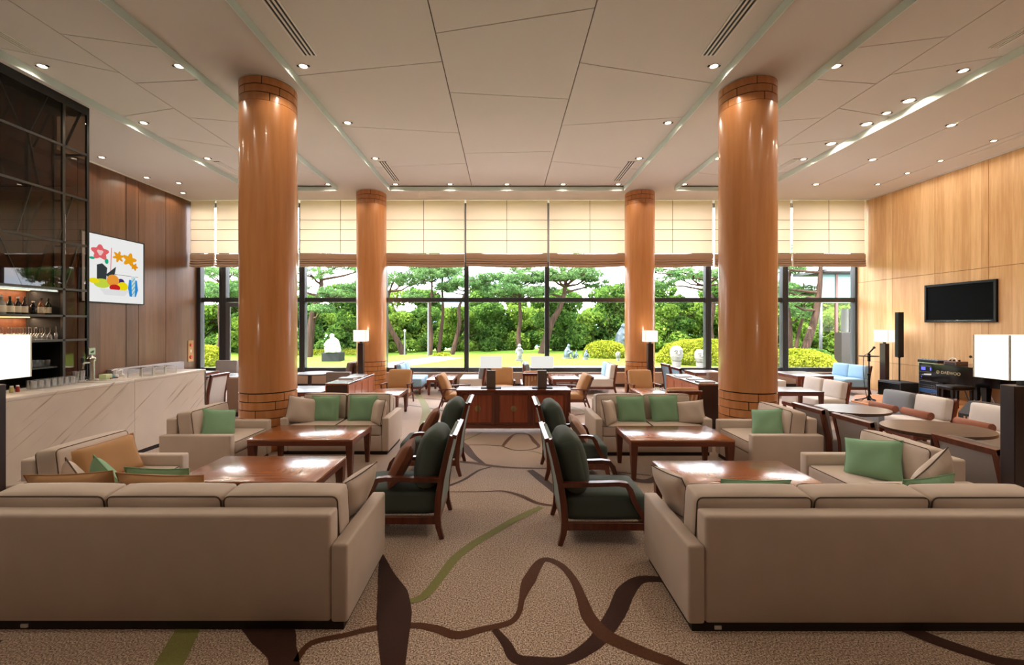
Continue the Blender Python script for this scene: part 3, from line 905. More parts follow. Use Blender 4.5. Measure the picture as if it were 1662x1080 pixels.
# ------------------------------------------------------------------ throw cushions (things of their own)
def throw(label, mat, w_, h_, t_, loc, rx=0, rz=0, ry=0, group=None, pipe=False, name='throw_cushion'):
    t = thing(name, label, 'cushion', loc, 0, group)
    Mx = Matrix.Rotation(rz, 4, 'Z') @ Matrix.Rotation(rx, 4, 'X') @ Matrix.Rotation(ry, 4, 'Y')
    B().pillow(w_, h_, t_, 14, M=Mx).obj('cover', mat, t, 60)
    pts = []
    m = 10
    for side in range(4):
        for i in range(m):
            a = -1 + 2 * i / m
            u, v = ((a, -1), (1, a), (-a, 1), (-1, -a))[side]
            x = u * w_ / 2 * (1 - 0.07 * (1 - v * v) * abs(u)); z = v * h_ / 2 * (1 - 0.07 * (1 - u * u) * abs(v))
            pts.append(Mx @ Vector((x, 0, z)))
    B().loop(pts, 0.0045, 5).obj('seam', M['piping'] if pipe else mat, t)
    return t
G = M['greencush']; gg = 'sage green throw cushions'; gb = 'greige throw cushions with dark piping'
# two-seat sofas (they face -y)
throw('sage green cushion on the bar side two-seat sofa, nearer the thick column', G, 0.41, 0.39, 0.13, (-2.60, 6.25, 0.575), R(-16), R(3), 0, gg)
throw('sage green cushion on the bar side two-seat sofa, nearer the aisle', G, 0.41, 0.39, 0.13, (-2.06, 6.25, 0.575), R(-16), R(-2), 0, gg)
throw('greige piped cushion on the bar side two-seat sofa, at the thick column', M['sofa'], 0.42, 0.38, 0.15, (-2.88, 6.14, 0.58), R(-18), R(36), R(14), gb, True)
throw('greige piped cushion on the bar side two-seat sofa, at the aisle arm', M['sofa'], 0.38, 0.36, 0.14, (-1.78, 6.10, 0.56), R(-14), R(-58), R(-6), gb, True)
throw('sage green cushion on the piano side two-seat sofa, nearer the aisle', G, 0.41, 0.39, 0.13, (1.82, 6.20, 0.575), R(-16), R(2), 0, gg)
throw('sage green cushion on the piano side two-seat sofa, nearer the slatted chair', G, 0.41, 0.40, 0.13, (2.30, 6.20, 0.58), R(-16), R(-2), R(-3), gg)
throw('greige piped cushion on the piano side two-seat sofa, at the aisle arm', M['sofa'], 0.38, 0.36, 0.14, (1.46, 6.06, 0.565), R(-14), R(58), R(6), gb, True)
throw('greige piped cushion on the piano side two-seat sofa, below the slatted chair', M['sofa'], 0.38, 0.34, 0.15, (2.63, 6.10, 0.555), R(-18), R(-30), R(-10), gb, True)
# armchairs
throw('sage green cushion in the armchair near the end of the bar counter', G, 0.38, 0.37, 0.13, (-3.56, 5.38, 0.565), R(22), R(-122), R(-12), gg)
throw('large tan cushion in the armchair in front of the bar counter', M['tancush'], 0.54, 0.34, 0.15, (-3.60, 3.92, 0.575), R(20), R(-102), R(3), 'tan throw cushions')
throw('sage green cushion in the armchair beside the thick piano side column', G, 0.38, 0.37, 0.13, (3.27, 5.38, 0.565), R(22), R(120), R(12), gg)
throw('large sage green cushion in the armchair beside the tall black floor lamp', G, 0.44, 0.37, 0.14, (3.35, 3.93, 0.575), R(26), R(116), R(10), gg)
# long sofas (cushions lean on the back cushions, seen over the top)
throw('greige piped cushion standing at the aisle arm of the bar side long sofa', M['sofa'], 0.38, 0.38, 0.14, (-1.08, 3.08, 0.585), R(24), R(76), R(-4), gb, True)
throw('greige piped cushion leaning over the aisle arm of the piano side long sofa', M['sofa'], 0.38, 0.38, 0.15, (1.24, 3.08, 0.585), R(-28), R(104), R(6), gb, True)
throw('tan cushion on the bar side long sofa, next to the green one', M['tancush'], 0.60, 0.38, 0.14, (-2.36, 2.99, 0.595), R(14), 0, R(2), 'tan throw cushions')
throw('tan cushion on the bar side long sofa, in its outer corner', M['tancush'], 0.62, 0.38, 0.14, (-2.98, 3.00, 0.60), R(14), 0, R(-3), 'tan throw cushions')
throw('sage green cushion lying between the tan ones on the bar side long sofa', G, 0.44, 0.38, 0.12, (-2.52, 3.16, 0.585), R(16), R(4), R(3), gg)
throw('sage green cushion tilted in front of a greige one on the bar side long sofa', G, 0.40, 0.38, 0.12, (-2.94, 3.20, 0.58), R(12), R(-25), R(30), gg)
throw('greige piped cushion behind the tilted green one on the bar side long sofa', M['sofa'], 0.40, 0.38, 0.12, (-3.06, 3.10, 0.585), R(10), R(-30), R(26), gb, True)
throw('sage green cushion showing a sliver on the piano side long sofa', G, 0.50, 0.34, 0.12, (1.78, 3.10, 0.535), R(14), 0, R(1), gg)
throw('greige piped cushion propped up at the lamp end of the piano side long sofa', M['sofa'], 0.44, 0.42, 0.14, (3.13, 3.16, 0.62), R(10), R(24), R(-26), gb, True)
throw('sage green cushion showing above the lamp end of the piano side long sofa', G, 0.40, 0.36, 0.12, (2.99, 3.06, 0.555), R(10), R(6), R(-5), gg)

# ------------------------------------------------------------------ coffee tables
def veneer_top(name, hx, hy):
    """four triangular leaves meeting in the middle, each with its own grain direction, in a border"""
    m, n, o = newmat(name)
    p = principled(n, o, 0.25, 0, 0.5, 1.0, 0.17)
    v = coords(n)
    sp = N(n, 'SeparateXYZ'); n.links.new(v, sp.inputs[0])
    ab = []
    for ax, h in (('X', hx), ('Y', hy)):
        a = N(n, 'Math', operation='ABSOLUTE'); n.links.new(sp.outputs[ax], a.inputs[0])
        d = N(n, 'Math', operation='DIVIDE'); d.inputs[1].default_value = h
        n.links.new(a.outputs[0], d.inputs[0]); ab.append(d.outputs[0])
    gt = N(n, 'Math', operation='GREATER_THAN'); n.links.new(ab[0], gt.inputs[0]); n.links.new(ab[1], gt.inputs[1])
    fs = []
    for st in ((1.0, 14, 1), (14, 1.0, 1)):
        mp_ = N(n, 'Mapping'); mp_.inputs['Scale'].default_value = st
        n.links.new(v, mp_.inputs['Vector'])
        z = N(n, 'TexNoise', Scale=1.8, Detail=5.0); n.links.new(mp_.outputs[0], z.inputs['Vector'])
        fs.append(z.outputs['Fac'])
    mx = N(n, 'MixRGB'); n.links.new(gt.outputs[0], mx.inputs['Fac'])
    n.links.new(fs[0], mx.inputs['Color1']); n.links.new(fs[1], mx.inputs['Color2'])
    ma = N(n, 'Math', operation='MULTIPLY_ADD'); ma.inputs[1].default_value = 0.10
    n.links.new(gt.outputs[0], ma.inputs[0]); n.links.new(mx.outputs['Color'], ma.inputs[2])
    rp = N(n, 'ValToRGB')
    rp.color_ramp.elements[0].position = 0.3; rp.color_ramp.elements[0].color = srgb(124, 60, 26)
    rp.color_ramp.elements[1].position = 0.75; rp.color_ramp.elements[1].color = srgb(178, 104, 54)
    n.links.new(ma.outputs[0], rp.inputs['Fac'])
    n.links.new(rp.outputs['Color'], p.inputs['Base Color'])
    return m

def coffee_table(label, x0, x1, y0, y1, h=0.47, mat=None, group='cherry coffee tables', legw=0.04, name='coffee_table', th=0.075):
    t = thing(name, label, 'table', ((x0 + x1) / 2, (y0 + y1) / 2, 0), 0, group)
    hx, hy = (x1 - x0) / 2, (y1 - y0) / 2
    B().box(-hx, hx, -hy, hy, h - 0.022, h, 0.004, 2).obj('table_top', mat or veneer_top('cherry veneer top', hx, hy), t)
    B().box(-hx + 0.004, hx - 0.004, -hy + 0.004, hy - 0.004, h - th, h - 0.022).obj('apron', M['cherry_x'], t, 0)
    for sx in (-1, 1):
        for sy in (-1, 1):
            px, py = sx * (hx - legw - 0.004), sy * (hy - legw - 0.004)
            B().frustum((px, py, 0), (legw * 0.55, legw * 0.55), (px, py, h - th), (legw, legw)).obj('leg', M['cherry'], t, 0)
    return t
coffee_table('cherry coffee table between the bar side long sofa and the tan cushion armchair', -2.83, -1.60, 3.65, 4.36)
coffee_table('cherry coffee table in front of the two-seat sofa on the bar side', -2.98, -1.755, 4.98, 5.70)
coffee_table('cherry coffee table right behind the piano side long sofa', 1.44, 2.67, 3.54, 4.21)
coffee_table('cherry coffee table in front of the two-seat sofa on the piano side', 1.45, 2.65, 4.95, 5.66)

# ------------------------------------------------------------------ charcoal lounge chairs (front = local +y, origin under the seat)
def lounge_chair(label, loc, rz):
    t = thing('lounge_chair', label, 'chair', loc, rz, 'charcoal lounge chairs with cherry frames')
    hw = 0.285
    wd = M['cherry']
    post = [(-0.375, 0), (-0.345, 0.10), (-0.335, 0.20), (-0.345, 0.34), (-0.37, 0.50), (-0.415, 0.70), (-0.46, 0.865)]
    for s_ in (-1, 1):
        B().sweep(s_ * hw, post, 0.042, [0.035, 0.045, 0.055, 0.055, 0.05, 0.045, 0.038]).obj('back_post', wd, t, 40)
        arm = [(-0.365, 0.495), (-0.10, 0.50), (0.10, 0.505), (0.165, 0.495), (0.195, 0.455), (0.225, 0.37), (0.275, 0.28), (0.33, 0.20)]
        B().sweep(s_ * hw, arm, 0.05, [0.035, 0.035, 0.035, 0.04, 0.045, 0.042, 0.042, 0.05]).obj('arm', wd, t, 40)
        B().sweep(s_ * hw, [(0.36, 0.0), (0.335, 0.11), (0.33, 0.21)], 0.042, [0.032, 0.045, 0.05]).obj('leg', wd, t, 40)
        B().box(s_ * hw - 0.018, s_ * hw + 0.018, -0.34, 0.33, 0.125, 0.188, 0.004, 1).obj('side_rail', wd, t, 0)
    B().box(-hw, hw, 0.31, 0.345, 0.125, 0.188, 0.004, 1).obj('front_rail', wd, t, 0)
    B().box(-hw, hw, -0.35, -0.32, 0.125, 0.188, 0.004, 1).obj('back_rail', wd, t, 0)
    B().sweep(0, [(-0.475, 0.845), (-0.483, 0.875)], 2 * hw + 0.04, 0.036).obj('top_rail', wd, t, 0)
    # upholstered back between the posts
    c = B()
    ring = []
    for (y, z) in post[2:]:
        ring.append([c.bm.verts.new((sx * (hw - 0.022), y + dy, z)) for sx, dy in ((-1, -0.022), (1, -0.022), (1, 0.03), (-1, 0.03))])
    for a, b in zip(ring, ring[1:]):
        for j in range(4): c.bm.faces.new((a[j], a[(j + 1) % 4], b[(j + 1) % 4], b[j]))
    c.bm.faces.new(ring[0]); c.bm.faces.new(ring[-1][::-1])
    c.obj('back_panel', M['chairback'], t, 40)
    B().cushion(2 * hw - 0.03, 0.68, 0.21, 0.05, (0, 0.01, 0.02), M=Tm(0, 0.015, 0.29)).obj('seat_cushion', M['charcoal'], t, 50)
    # big soft back pillow, bulging over the top
    B().cushion(0.53, 0.20, 0.48, 0.09, (0.01, 0.045, 0.03), M=Tm(0, -0.255, 0.625, R(13))).obj('back_pillow', M['charcoal'], t, 60)
    return t
lounge_chair('charcoal lounge chair without a loose cushion, beside the piano side long sofa', (0.825, 3.80, 0), -PI / 2)
lounge_chair('charcoal lounge chair with a dusty pink cushion, beside the piano side two-seat sofa', (0.85, 5.27, 0), -PI / 2)
lounge_chair('charcoal lounge chair with a brown cushion, beside the bar side long sofa', (-0.90, 3.91, 0), PI / 2)
lounge_chair('charcoal lounge chair with a brown cushion in front of the bar side two-seat sofa', (-0.90, 5.40, 0), PI / 2)
throw('brown cushion on the charcoal chair beside the bar side long sofa', M['browncush'], 0.40, 0.40, 0.13, (-0.92, 3.86, 0.57), R(28), R(96), R(4), 'brown throw cushions')
throw('brown cushion on the charcoal chair in front of the bar side two-seat sofa', M['browncush'], 0.40, 0.40, 0.13, (-0.92, 5.36, 0.57), R(28), R(96), R(4), 'brown throw cushions')
throw('dusty pink cushion on the charcoal chair beside the piano side two-seat sofa', M['blushcush'], 0.38, 0.34, 0.12, (0.90, 5.28, 0.53), R(34), R(-96), R(4))

# ------------------------------------------------------------------ sideboard with doors in the middle of the room
t = thing('sideboard', 'red-brown wooden sideboard with brass ring plates, across the aisle', 'sideboard', (0.146, 7.24, 0))
hx, hy, H = 0.935, 0.23, 0.733
B().box(-hx, hx, -hy, hy, H - 0.035, H, 0.006, 2).obj('top', M['cherry_x'], t)
B().box(-hx + 0.012, hx - 0.012, -hy + 0.02, hy - 0.01, 0.13, H - 0.035).obj('body', M['cabinet'], t, 0)
for s_ in (-1, 1):
    for y in (-hy + 0.005, hy - 0.055):
        B().box(s_ * hx - (0.012 if s_ < 0 else 0.058) + (0.02 if s_ < 0 else 0), s_ * hx + (0.058 if s_ < 0 else -0.008), y, y + 0.05, 0, H - 0.035, 0.003, 1).obj('corner_post', M['cherry'], t, 0)
# apron with bracket ends
c = B()
poly = [(-hx + 0.06, 0.165), (hx - 0.06, 0.165), (hx - 0.06, 0.06), (hx - 0.09, 0.085), (hx - 0.14, 0.105), (-hx + 0.14, 0.105), (-hx + 0.09, 0.085), (-hx + 0.06, 0.06)]
a = [c.bm.verts.new((x, -hy + 0.012, z)) for x, z in poly]; b = [c.bm.verts.new((x, -hy + 0.035, z)) for x, z in poly]
c.bm.faces.new(a); c.bm.faces.new(b[::-1])
for k in range(len(poly)): c.bm.faces.new((a[k], a[(k + 1) % len(poly)], b[(k + 1) % len(poly)], b[k]))
c.obj('apron', M['cherry_x'], t, 0)
sw = (2 * hx - 0.12) / 3
for k in range(3):
    xa = -hx + 0.06 + sw * k
    B().box(xa, xa + 0.028, -hy + 0.004, -hy + 0.03, 0.165, H - 0.035).box(xa + sw - 0.028, xa + sw, -hy + 0.004, -hy + 0.03, 0.165, H - 0.035).obj('stile', M['cherry'], t, 0)
    xc = xa + sw / 2
    for s_ in (-1, 1):
        d0, d1 = (xa + 0.03, xc - 0.002) if s_ < 0 else (xc + 0.002, xa + sw - 0.03)
        z0, z1 = 0.17, H - 0.05
        d = B().box(d0, d1, -hy + 0.010, -hy + 0.024, z0, z1, 0.002, 1).obj('door', M['cabinet'], t, 0)
        f = 0.035
        c = B()
        outer = d0 if s_ < 0 else d1 - f
        c.box(outer, outer + f, -hy + 0.002, -hy + 0.012, z0, z1, 0.002, 1)
        i0, i1 = (d0 + f, d1) if s_ < 0 else (d0, d1 - f)
        c.box(i0, i1, -hy + 0.002, -hy + 0.012, z0, z0 + f, 0.002, 1).box(i0, i1, -hy + 0.002, -hy + 0.012, z1 - f, z1, 0.002, 1)
        c.obj('door_frame', M['cherry'], d, 0)
        if k < 2:
            # half of the round brass plate on each leaf
            c = B(); pr = []
            n_ = 14
            cz_ = 0.43
            arc = [(xc + s_ * 0.002, cz_ + 0.048)] + [(xc + s_ * (0.002 + 0.046 * math.sin(PI * i / n_) * (1 + 0.08 * math.cos(8 * PI * i / n_))), cz_ + 0.048 * math.cos(PI * i / n_)) for i in range(1, n_)] + [(xc + s_ * 0.002, cz_ - 0.048)]
            va = [c.bm.verts.new((x, -hy + 0.004, z)) for x, z in arc]; vb = [c.bm.verts.new((x, -hy + 0.010, z)) for x, z in arc]
            c.bm.faces.new(va); c.bm.faces.new(vb[::-1])
            for i in range(len(arc)): c.bm.faces.new((va[i], va[(i + 1) % len(arc)], vb[(i + 1) % len(arc)], vb[i]))
            c.loop([(xc + s_ * 0.014 + 0.010 * math.cos(a_), -hy - 0.002, cz_ - 0.016 + 0.018 * math.sin(a_)) for a_ in [2 * PI * q / 10 for q in range(10)]], 0.003, 5)
            c.obj('brass_plate', M['brass'], d, 30)

def table_lamp(label, x):
    t = thing('table_lamp', label, 'lamp', (x, 7.22, H), 0, 'table lamps on the sideboard')
    B().box(-0.17, 0.17, -0.07, 0.07, 0, 0.015, 0.003, 1).obj('base_plate', M['blackmatt'], t, 0)
    B().box(-0.075, 0.075, -0.045, 0.045, 0.015, 0.30, 0.004, 1).obj('body', M['bronze'], t, 0)
    B().tube([(0, 0, 0.30), (0, 0, 0.36)], 0.008, 8).obj('stem', M['brass'], t)
    c = B()
    w_, d_ = 0.18, 0.10
    for x0, x1, y0, y1 in ((-w_, w_, -d_, -d_ + 0.004), (-w_, w_, d_ - 0.004, d_), (-w_, -w_ + 0.004, -d_, d_), (w_ - 0.004, w_, -d_, d_)):
        c.box(x0, x1, y0, y1, 0.345, 0.53)
    c.obj('lamp_shade', M['shade_dim'], t, 0)
    return t
M['bronze'] = plain('brown bronze slab', srgb(104, 88, 78), 0.5, metal=0.1, var=0.12)
M['linen'] = cloth_through('white linen shade', srgb(244, 240, 234), srgb(255, 244, 226), 0.5)
M['bulb'] = emit('bulb', srgb(255, 226, 180), 22.0)
table_lamp('white table lamp with bronze slab foot over the first sideboard doors', FX(797, 7.2))
table_lamp('white table lamp with bronze slab foot over the second sideboard doors', FX(880, 7.2))
for x, w_ in ((-0.52, 0.22), (0.78, 0.24)):
    pass

# ------------------------------------------------------------------ low dividers with magazines
def divider(label, x0, x1, y0, y1, face):
    t = thing('low_divider_cabinet', label, 'cabinet', ((x0 + x1) / 2, (y0 + y1) / 2, 0), 0, 'chestnut divider cabinets')
    hx, hy, Hh = (x1 - x0) / 2, (y1 - y0) / 2, 0.78
    B().box(-hx, hx, -hy, hy, Hh - 0.03, Hh, 0.004, 1).obj('top', M['divider_top'], t)
    B().box(-hx + 0.015, hx - 0.015, -hy + 0.012, hy - 0.012, 0.07, Hh - 0.03).obj('body', M['darkwood'], t, 0)
    B().box(-hx + 0.03, hx - 0.03, -hy + 0.03, hy - 0.03, 0, 0.07).obj('plinth', M['plinth'], t, 0)
    n_ = 4
    for s_ in (-1, 1):
        for k in range(n_):
            ya = -hy + 0.02 + (2 * hy - 0.04) * k / n_; yb = ya + (2 * hy - 0.04) / n_ - 0.006
            xa, xb = (hx - 0.016, hx - 0.002) if s_ > 0 else (-hx + 0.002, -hx + 0.016)
            d = B().box(xa, xb, ya, yb, 0.08, Hh - 0.035, 0.002, 1).obj('door', M['divider'], t, 0)
            xo = hx - 0.002 if s_ > 0 else -hx - 0.004
            c = B()
            for q in ((ya, ya + 0.04, 0.08, Hh - 0.035), (yb - 0.04, yb, 0.08, Hh - 0.035), (ya + 0.04, yb - 0.04, 0.08, 0.12), (ya + 0.04, yb - 0.04, Hh - 0.075, Hh - 0.035)):
                c.box(xo, xo + 0.006, q[0], q[1], q[2], q[3])
            c.obj('door_frame', M['divider'], d, 0)
    return t
M['divider_top'] = wood('polished divider top', srgb(96, 50, 30), srgb(126, 72, 44), 0.25, 'y', 1.0, coat=0.8, coat_rough=0.08)
divider('chestnut divider cabinet with magazines in front of the slender bar side column', -3.10, -2.70, 7.44, 8.95, 1)
divider('chestnut divider cabinet with magazines half hidden by the thick piano side column', 3.33, 3.76, 7.40, 8.90, -1)
def magazine(label, x, y, z, rz, cover, w_=0.22, d_=0.29, th=0.012):
    t = thing('magazine', label, 'magazine', (x, y, z), rz, 'magazines on the divider cabinets')
    B().box(-w_ / 2 + 0.002, w_ / 2 - 0.004, -d_ / 2 + 0.002, d_ / 2 - 0.002, 0.001, th - 0.001).obj('pages', M['paper'], t, 0)
    B().box(-w_ / 2, w_ / 2, -d_ / 2, d_ / 2, th - 0.0015, th, 0).box(-w_ / 2, w_ / 2, -d_ / 2, d_ / 2, 0, 0.0015).box(-w_ / 2, -w_ / 2 + 0.002, -d_ / 2, d_ / 2, 0, th).obj('cover', cover, t, 0)
M['paper'] = plain('paper', srgb(236, 234, 230), 0.8, var=0.03)
cov = [plain('cover %d' % k, c_, 0.3, var=0.25, scale=14) for k, c_ in enumerate((srgb(96, 100, 108), srgb(216, 220, 224), srgb(150, 170, 182), srgb(60, 62, 70)))]
mags = [(-2.94, 8.10, 0, 0.0, 'grey magazine, near end of the stack on the bar side divider'), (-2.90, 8.40, 1, 0.1, 'white magazine in the middle of the row on the bar side divider'),
        (-2.93, 8.66, 3, -0.1, 'dark magazine, column end of the row on the bar side divider'), (3.50, 8.45, 2, 0.05, 'pale blue magazine, window end of the piano side divider'),
        (3.54, 8.00, 3, -0.05, 'dark magazine in the middle of the piano side divider'), (3.54, 7.62, 0, 0.02, 'grey magazine, near end of the piano side divider')]
for x, y, k, rz, lb in mags:
    magazine(lb, x, y, 0.78, rz, cov[k], 0.28, 0.21, 0.025 if k == 0 else 0.016)

# ------------------------------------------------------------------ tall floor lamps
def floor_lamp(label, x, y, bw, bd, sw_, sd_, top=1.72, sh=0.33, base_top=1.34, group='black floor lamps with white box shades'):
    """bw/bd: foot size in x/y, sw_/sd_: shade size in x/y"""
    t = thing('floor_lamp', label, 'lamp', (x, y, 0), 0, group)
    B().box(-bw / 2 - 0.04, bw / 2 + 0.04, -bd / 2 - 0.04, bd / 2 + 0.04, 0, 0.015, 0.003, 1).obj('foot_plate', M['blackmatt'], t, 0)
    B().box(-bw / 2, bw / 2, -bd / 2, bd / 2, 0.015, base_top, 0.005, 1).obj('body', M['darkwood'], t, 0)
    B().box(-0.03, 0.03, -0.02, 0.02, base_top, top - sh + 0.03, 0.003, 1).obj('stem', M['blackmatt'], t, 0)
    z0, z1 = top - sh, top
    c = B(); a, b, q = sw_ / 2, sd_ / 2, 0.004
    for x0, x1, y0, y1 in ((-a, a, -b, -b + q), (-a, a, b - q, b), (-a, -a + q, -b + q, b - q), (a - q, a, -b + q, b - q)):
        c.box(x0, x1, y0, y1, z0, z1)
    c.obj('lamp_shade', M['shade'], t, 0)
    for sx in (-1, 1):
        for sy in (-1, 1):
            B().box(sx * a - 0.004, sx * a + 0.004, sy * b - 0.004, sy * b + 0.004, z0, z1).obj('shade_rod', M['sill'], t, 0)
    ld = bpy.data.lights.new('lamp_glow', 'POINT'); ld.energy = 10 if sh > 0.3 else 4; ld.color = WARM; ld.shadow_soft_size = 0.06
    lo = bpy.data.objects.new('lamp_glow', ld); COL.objects.link(lo); lo.parent = t; lo.location = (0, 0, top + 0.02)
    return t
floor_lamp('tall black floor lamp with white box shade behind the piano side long sofa', 3.93, 3.27, 0.24, 0.10, 0.48, 0.24)
floor_lamp('tall black floor lamp with white box shade by the marble bar counter', -3.955, 3.28, 0.22, 0.10, 0.44, 0.24)
floor_lamp('black floor lamp with small white shade in front of the slender bar side column', FX(585, 10.7), 10.75, 0.13, 0.13, 0.30, 0.26, 1.66, 0.28, 1.34)
floor_lamp('black floor lamp with small white shade in front of the slender piano side column', FX(1056, 10.7), 10.75, 0.13, 0.13, 0.30, 0.26, 1.65, 0.28, 1.33)
floor_lamp('black floor lamp with white shade beside the maple wall and the column speaker', 9.82, 11.15, 0.11, 0.17, 0.19, 0.42, 1.66, 0.31, 1.31)
# ------------------------------------------------------------------ armless seats (front = local +y)
def armless_seat(label, loc, rz, seat_mat, back_mat, group, W=0.50, D=0.62, zt=0.72, seat_z=0.42, name='armless_seat', pair=False):
    t = thing(name, label, 'seat', loc, rz, group)
    hw, hd = W / 2, D / 2
    side = M['cherry']
    B().box(-hw + 0.01, hw - 0.01, -hd + 0.05, hd - 0.02, 0.14, 0.20, 0.004, 1).obj('seat_frame', side, t, 0)
    for sx in (-1, 1):
        B().frustum((sx * (hw - 0.05), hd - 0.06, 0), (0.018, 0.018), (sx * (hw - 0.05), hd - 0.06, 0.15), (0.026, 0.026)).obj('leg', side, t, 0)
        B().sweep(sx * (hw - 0.02), [(-hd - 0.02, 0), (-hd + 0.03, 0.15), (-hd + 0.045, 0.30), (-hd + 0.01, 0.52), (-hd - 0.035, zt + 0.005)], 0.035, [0.035, 0.05, 0.05, 0.045, 0.04]).obj('back_post', side, t, 40)
    B().sweep(0, [(-hd + 0.035, 0.24), (-hd + 0.0, 0.50), (-hd - 0.035, zt)], W - 0.05, 0.02).obj('back_board', side, t, 0)
    n_ = 2 if pair else 1
    cw = (W - 0.01) / n_
    for k in range(n_):
        x = -hw + 0.005 + cw * (k + 0.5)
        B().cushion(cw - 0.006, D - 0.06, 0.21, 0.03, (0, 0.005, 0.012), M=Tm(x, 0.02, 0.305)).obj('seat_cushion', seat_mat if not isinstance(seat_mat, (list, tuple)) else seat_mat[k], t, 50)
        B().cushion(cw - 0.008, 0.12, zt - seat_z + 0.02, 0.03, (0, 0.02, 0.01), M=Tm(x, -hd + 0.085, (zt + seat_z) / 2 - 0.005, R(8))).obj('back_cushion', back_mat if not isinstance(back_mat, (list, tuple)) else back_mat[k], t, 50)
    return t
def bolster(label, loc, rz, L=0.44, r=0.055):
    t = thing('bolster', label, 'cushion', loc, rz, 'rust brown bolsters')
    B().tube([(-L / 2, 0, 0), (-L / 2 + 0.012, 0, 0), (L / 2 - 0.012, 0, 0), (L / 2, 0, 0)], [r * 0.86, r, r, r * 0.86], 20).obj('cover', M['bolster'], t, 40)
    for s_ in (-1, 1):
        B().loop([(s_ * (L / 2 - 0.006), r * 0.97 * math.cos(a), r * 0.97 * math.sin(a)) for a in [2 * PI * k / 20 for k in range(20)]], 0.004, 5).obj('seam', M['bolster'], t)
E, Wd_, S_, Nn = -PI / 2, PI / 2, PI, 0.0        # face +x, -x, -y, +y
# oval table corner
g1 = 'armless seats around the oval tables'
armless_seat('slate grey armless seat with a rust bolster in front of the microphone stand', (6.12, 6.95, 0), Wd_, M['slatefab'], M['slatefab'], g1)
armless_seat('pale grey armless seat with a rust bolster facing the two oval tables', (6.16, 6.43, 0), Wd_, M['palefab'], M['palefab'], g1)
armless_seat('pale grey armless seat with a rust bolster next to the tall black lamp', (6.24, 5.72, 0), Wd_, M['palefab'], M['palefab'], g1)
bolster('rust bolster on the slate grey seat', (6.10, 6.95, 0.475), PI / 2)
bolster('rust bolster on the pale seat facing the two oval tables', (6.14, 6.43, 0.475), PI / 2)
bolster('rust bolster on the pale seat next to the tall black lamp', (6.22, 5.72, 0.475), PI / 2)
armless_seat('pale grey armless seat beside the blue seats, window side of its pair', (6.08, 8.78, 0), Wd_, M['palefab'], M['palefab'], 'pale seats behind the thick column')
armless_seat('pale grey armless seat beside the oval table, inner one of its pair', (6.08, 8.24, 0), Wd_, M['palefab'], M['palefab'], 'pale seats behind the thick column')

# oval tables
def oval_table(label, x, y, a, b, h=0.62, rz=0.0):
    t = thing('oval_table', label, 'table', (x, y, 0), rz, 'dark oval tables')
    pts = [(a * math.cos(q), b * math.sin(q)) for q in [2 * PI * k / 40 for k in range(40)]]
    B().prism(pts, h - 0.032, h).obj('table_top', M['darktop'], t, 40)
    B().prism([(0.86 * p, 0.86 * q) for p, q in pts], h - 0.05, h - 0.032).obj('under_rim', M['darkwood'], t, 40)
    B().tube([(0, 0, 0.03), (0, 0, h - 0.05)], [0.05, 0.045], 14).obj('pedestal', M['darkwood'], t)
    B().lathe([(0.26, 0), (0.26, 0.015), (0.10, 0.03), (0.05, 0.05)], 24).obj('foot', M['darkwood'], t)
    return t
oval_table('dark oval table in front of the slate grey seat', 4.86, 6.05, 0.48, 0.37)
oval_table('dark oval table in front of the pale seats with bolsters', 4.93, 4.93, 0.54, 0.42)

# framed chairs with grey backs (front = local +y)
def framed_chair(label, loc, rz, back_mat, group, W=0.54, D=0.60, zt=0.76, seat_mat=None, inner=None):
    t = thing('framed_chair', label, 'chair', loc, rz, group)
    hw, hd = W / 2, D / 2
    wd = M['cherry']
    post = [(-hd - 0.02, 0), (-hd + 0.03, 0.2), (-hd + 0.02, 0.42), (-hd - 0.06, zt)]
    for sx in (-1, 1):
        B().sweep(sx * (hw - 0.022), post, 0.044, [0.035, 0.05, 0.05, 0.04]).obj('back_post', wd, t, 40)
        B().frustum((sx * (hw - 0.03), hd - 0.05, 0), (0.016, 0.016), (sx * (hw - 0.03), hd - 0.05, 0.24), (0.024, 0.024)).obj('leg', wd, t, 0)
    B().sweep(0, [(-hd - 0.052, zt - 0.045), (-hd - 0.062, zt + 0.006)], W, 0.045).obj('top_rail', wd, t, 0)
    B().sweep(0, [(-hd + 0.03, 0.17), (-hd + 0.03, 0.23)], W - 0.08, 0.035).obj('low_rail', wd, t, 0)
    B().box(-hw + 0.02, hw - 0.02, -hd + 0.05, hd - 0.03, 0.18, 0.24, 0.004, 1).obj('seat_frame', wd, t, 0)
    B().sweep(0, [(-hd + 0.025, 0.22), (-hd + 0.015, 0.42), (-hd - 0.05, zt - 0.04)], W - 0.085, 0.026).obj('back_panel', back_mat, t, 40)
    B().cushion(W - 0.09, 0.07, 0.42, 0.03, (0, 0.02, 0.01), M=Tm(0, -hd + 0.05, 0.56, R(10))).obj('back_cushion', inner or back_mat, t, 50)
    B().cushion(W - 0.04, D - 0.08, 0.17, 0.03, (0, 0, 0.012), M=Tm(0, 0.03, 0.325)).obj('seat_cushion', seat_mat or back_mat, t, 50)
    return t
gf = 'cherry framed chairs with grey backs'
framed_chair('cherry framed chair with grey back right behind the armchair at the thick piano side column', (4.20, 5.47, 0), E, M['greyfab'], gf, inner=M['taupefab'])
framed_chair('cherry framed chair with grey back between the two oval tables', (4.22, 4.80, 0), E, M['greyfab'], gf, inner=M['taupefab'])
framed_chair('cherry framed chair with broad grey back beside the tall black lamp', (4.44, 3.83, 0), E, M['greyfab'], gf, inner=M['taupefab'])
framed_chair('dark framed chair with a grey back beside the thick piano side column', (4.40, 6.95, 0), E, M['taupefab'], gf)
# small dark table by the pale pair
coffee_table('small dark table between the thick piano side column and the pale seats', 4.75, 5.60, 7.55, 8.15, 0.62, M['darktop'], 'small dark tables', 0.03)

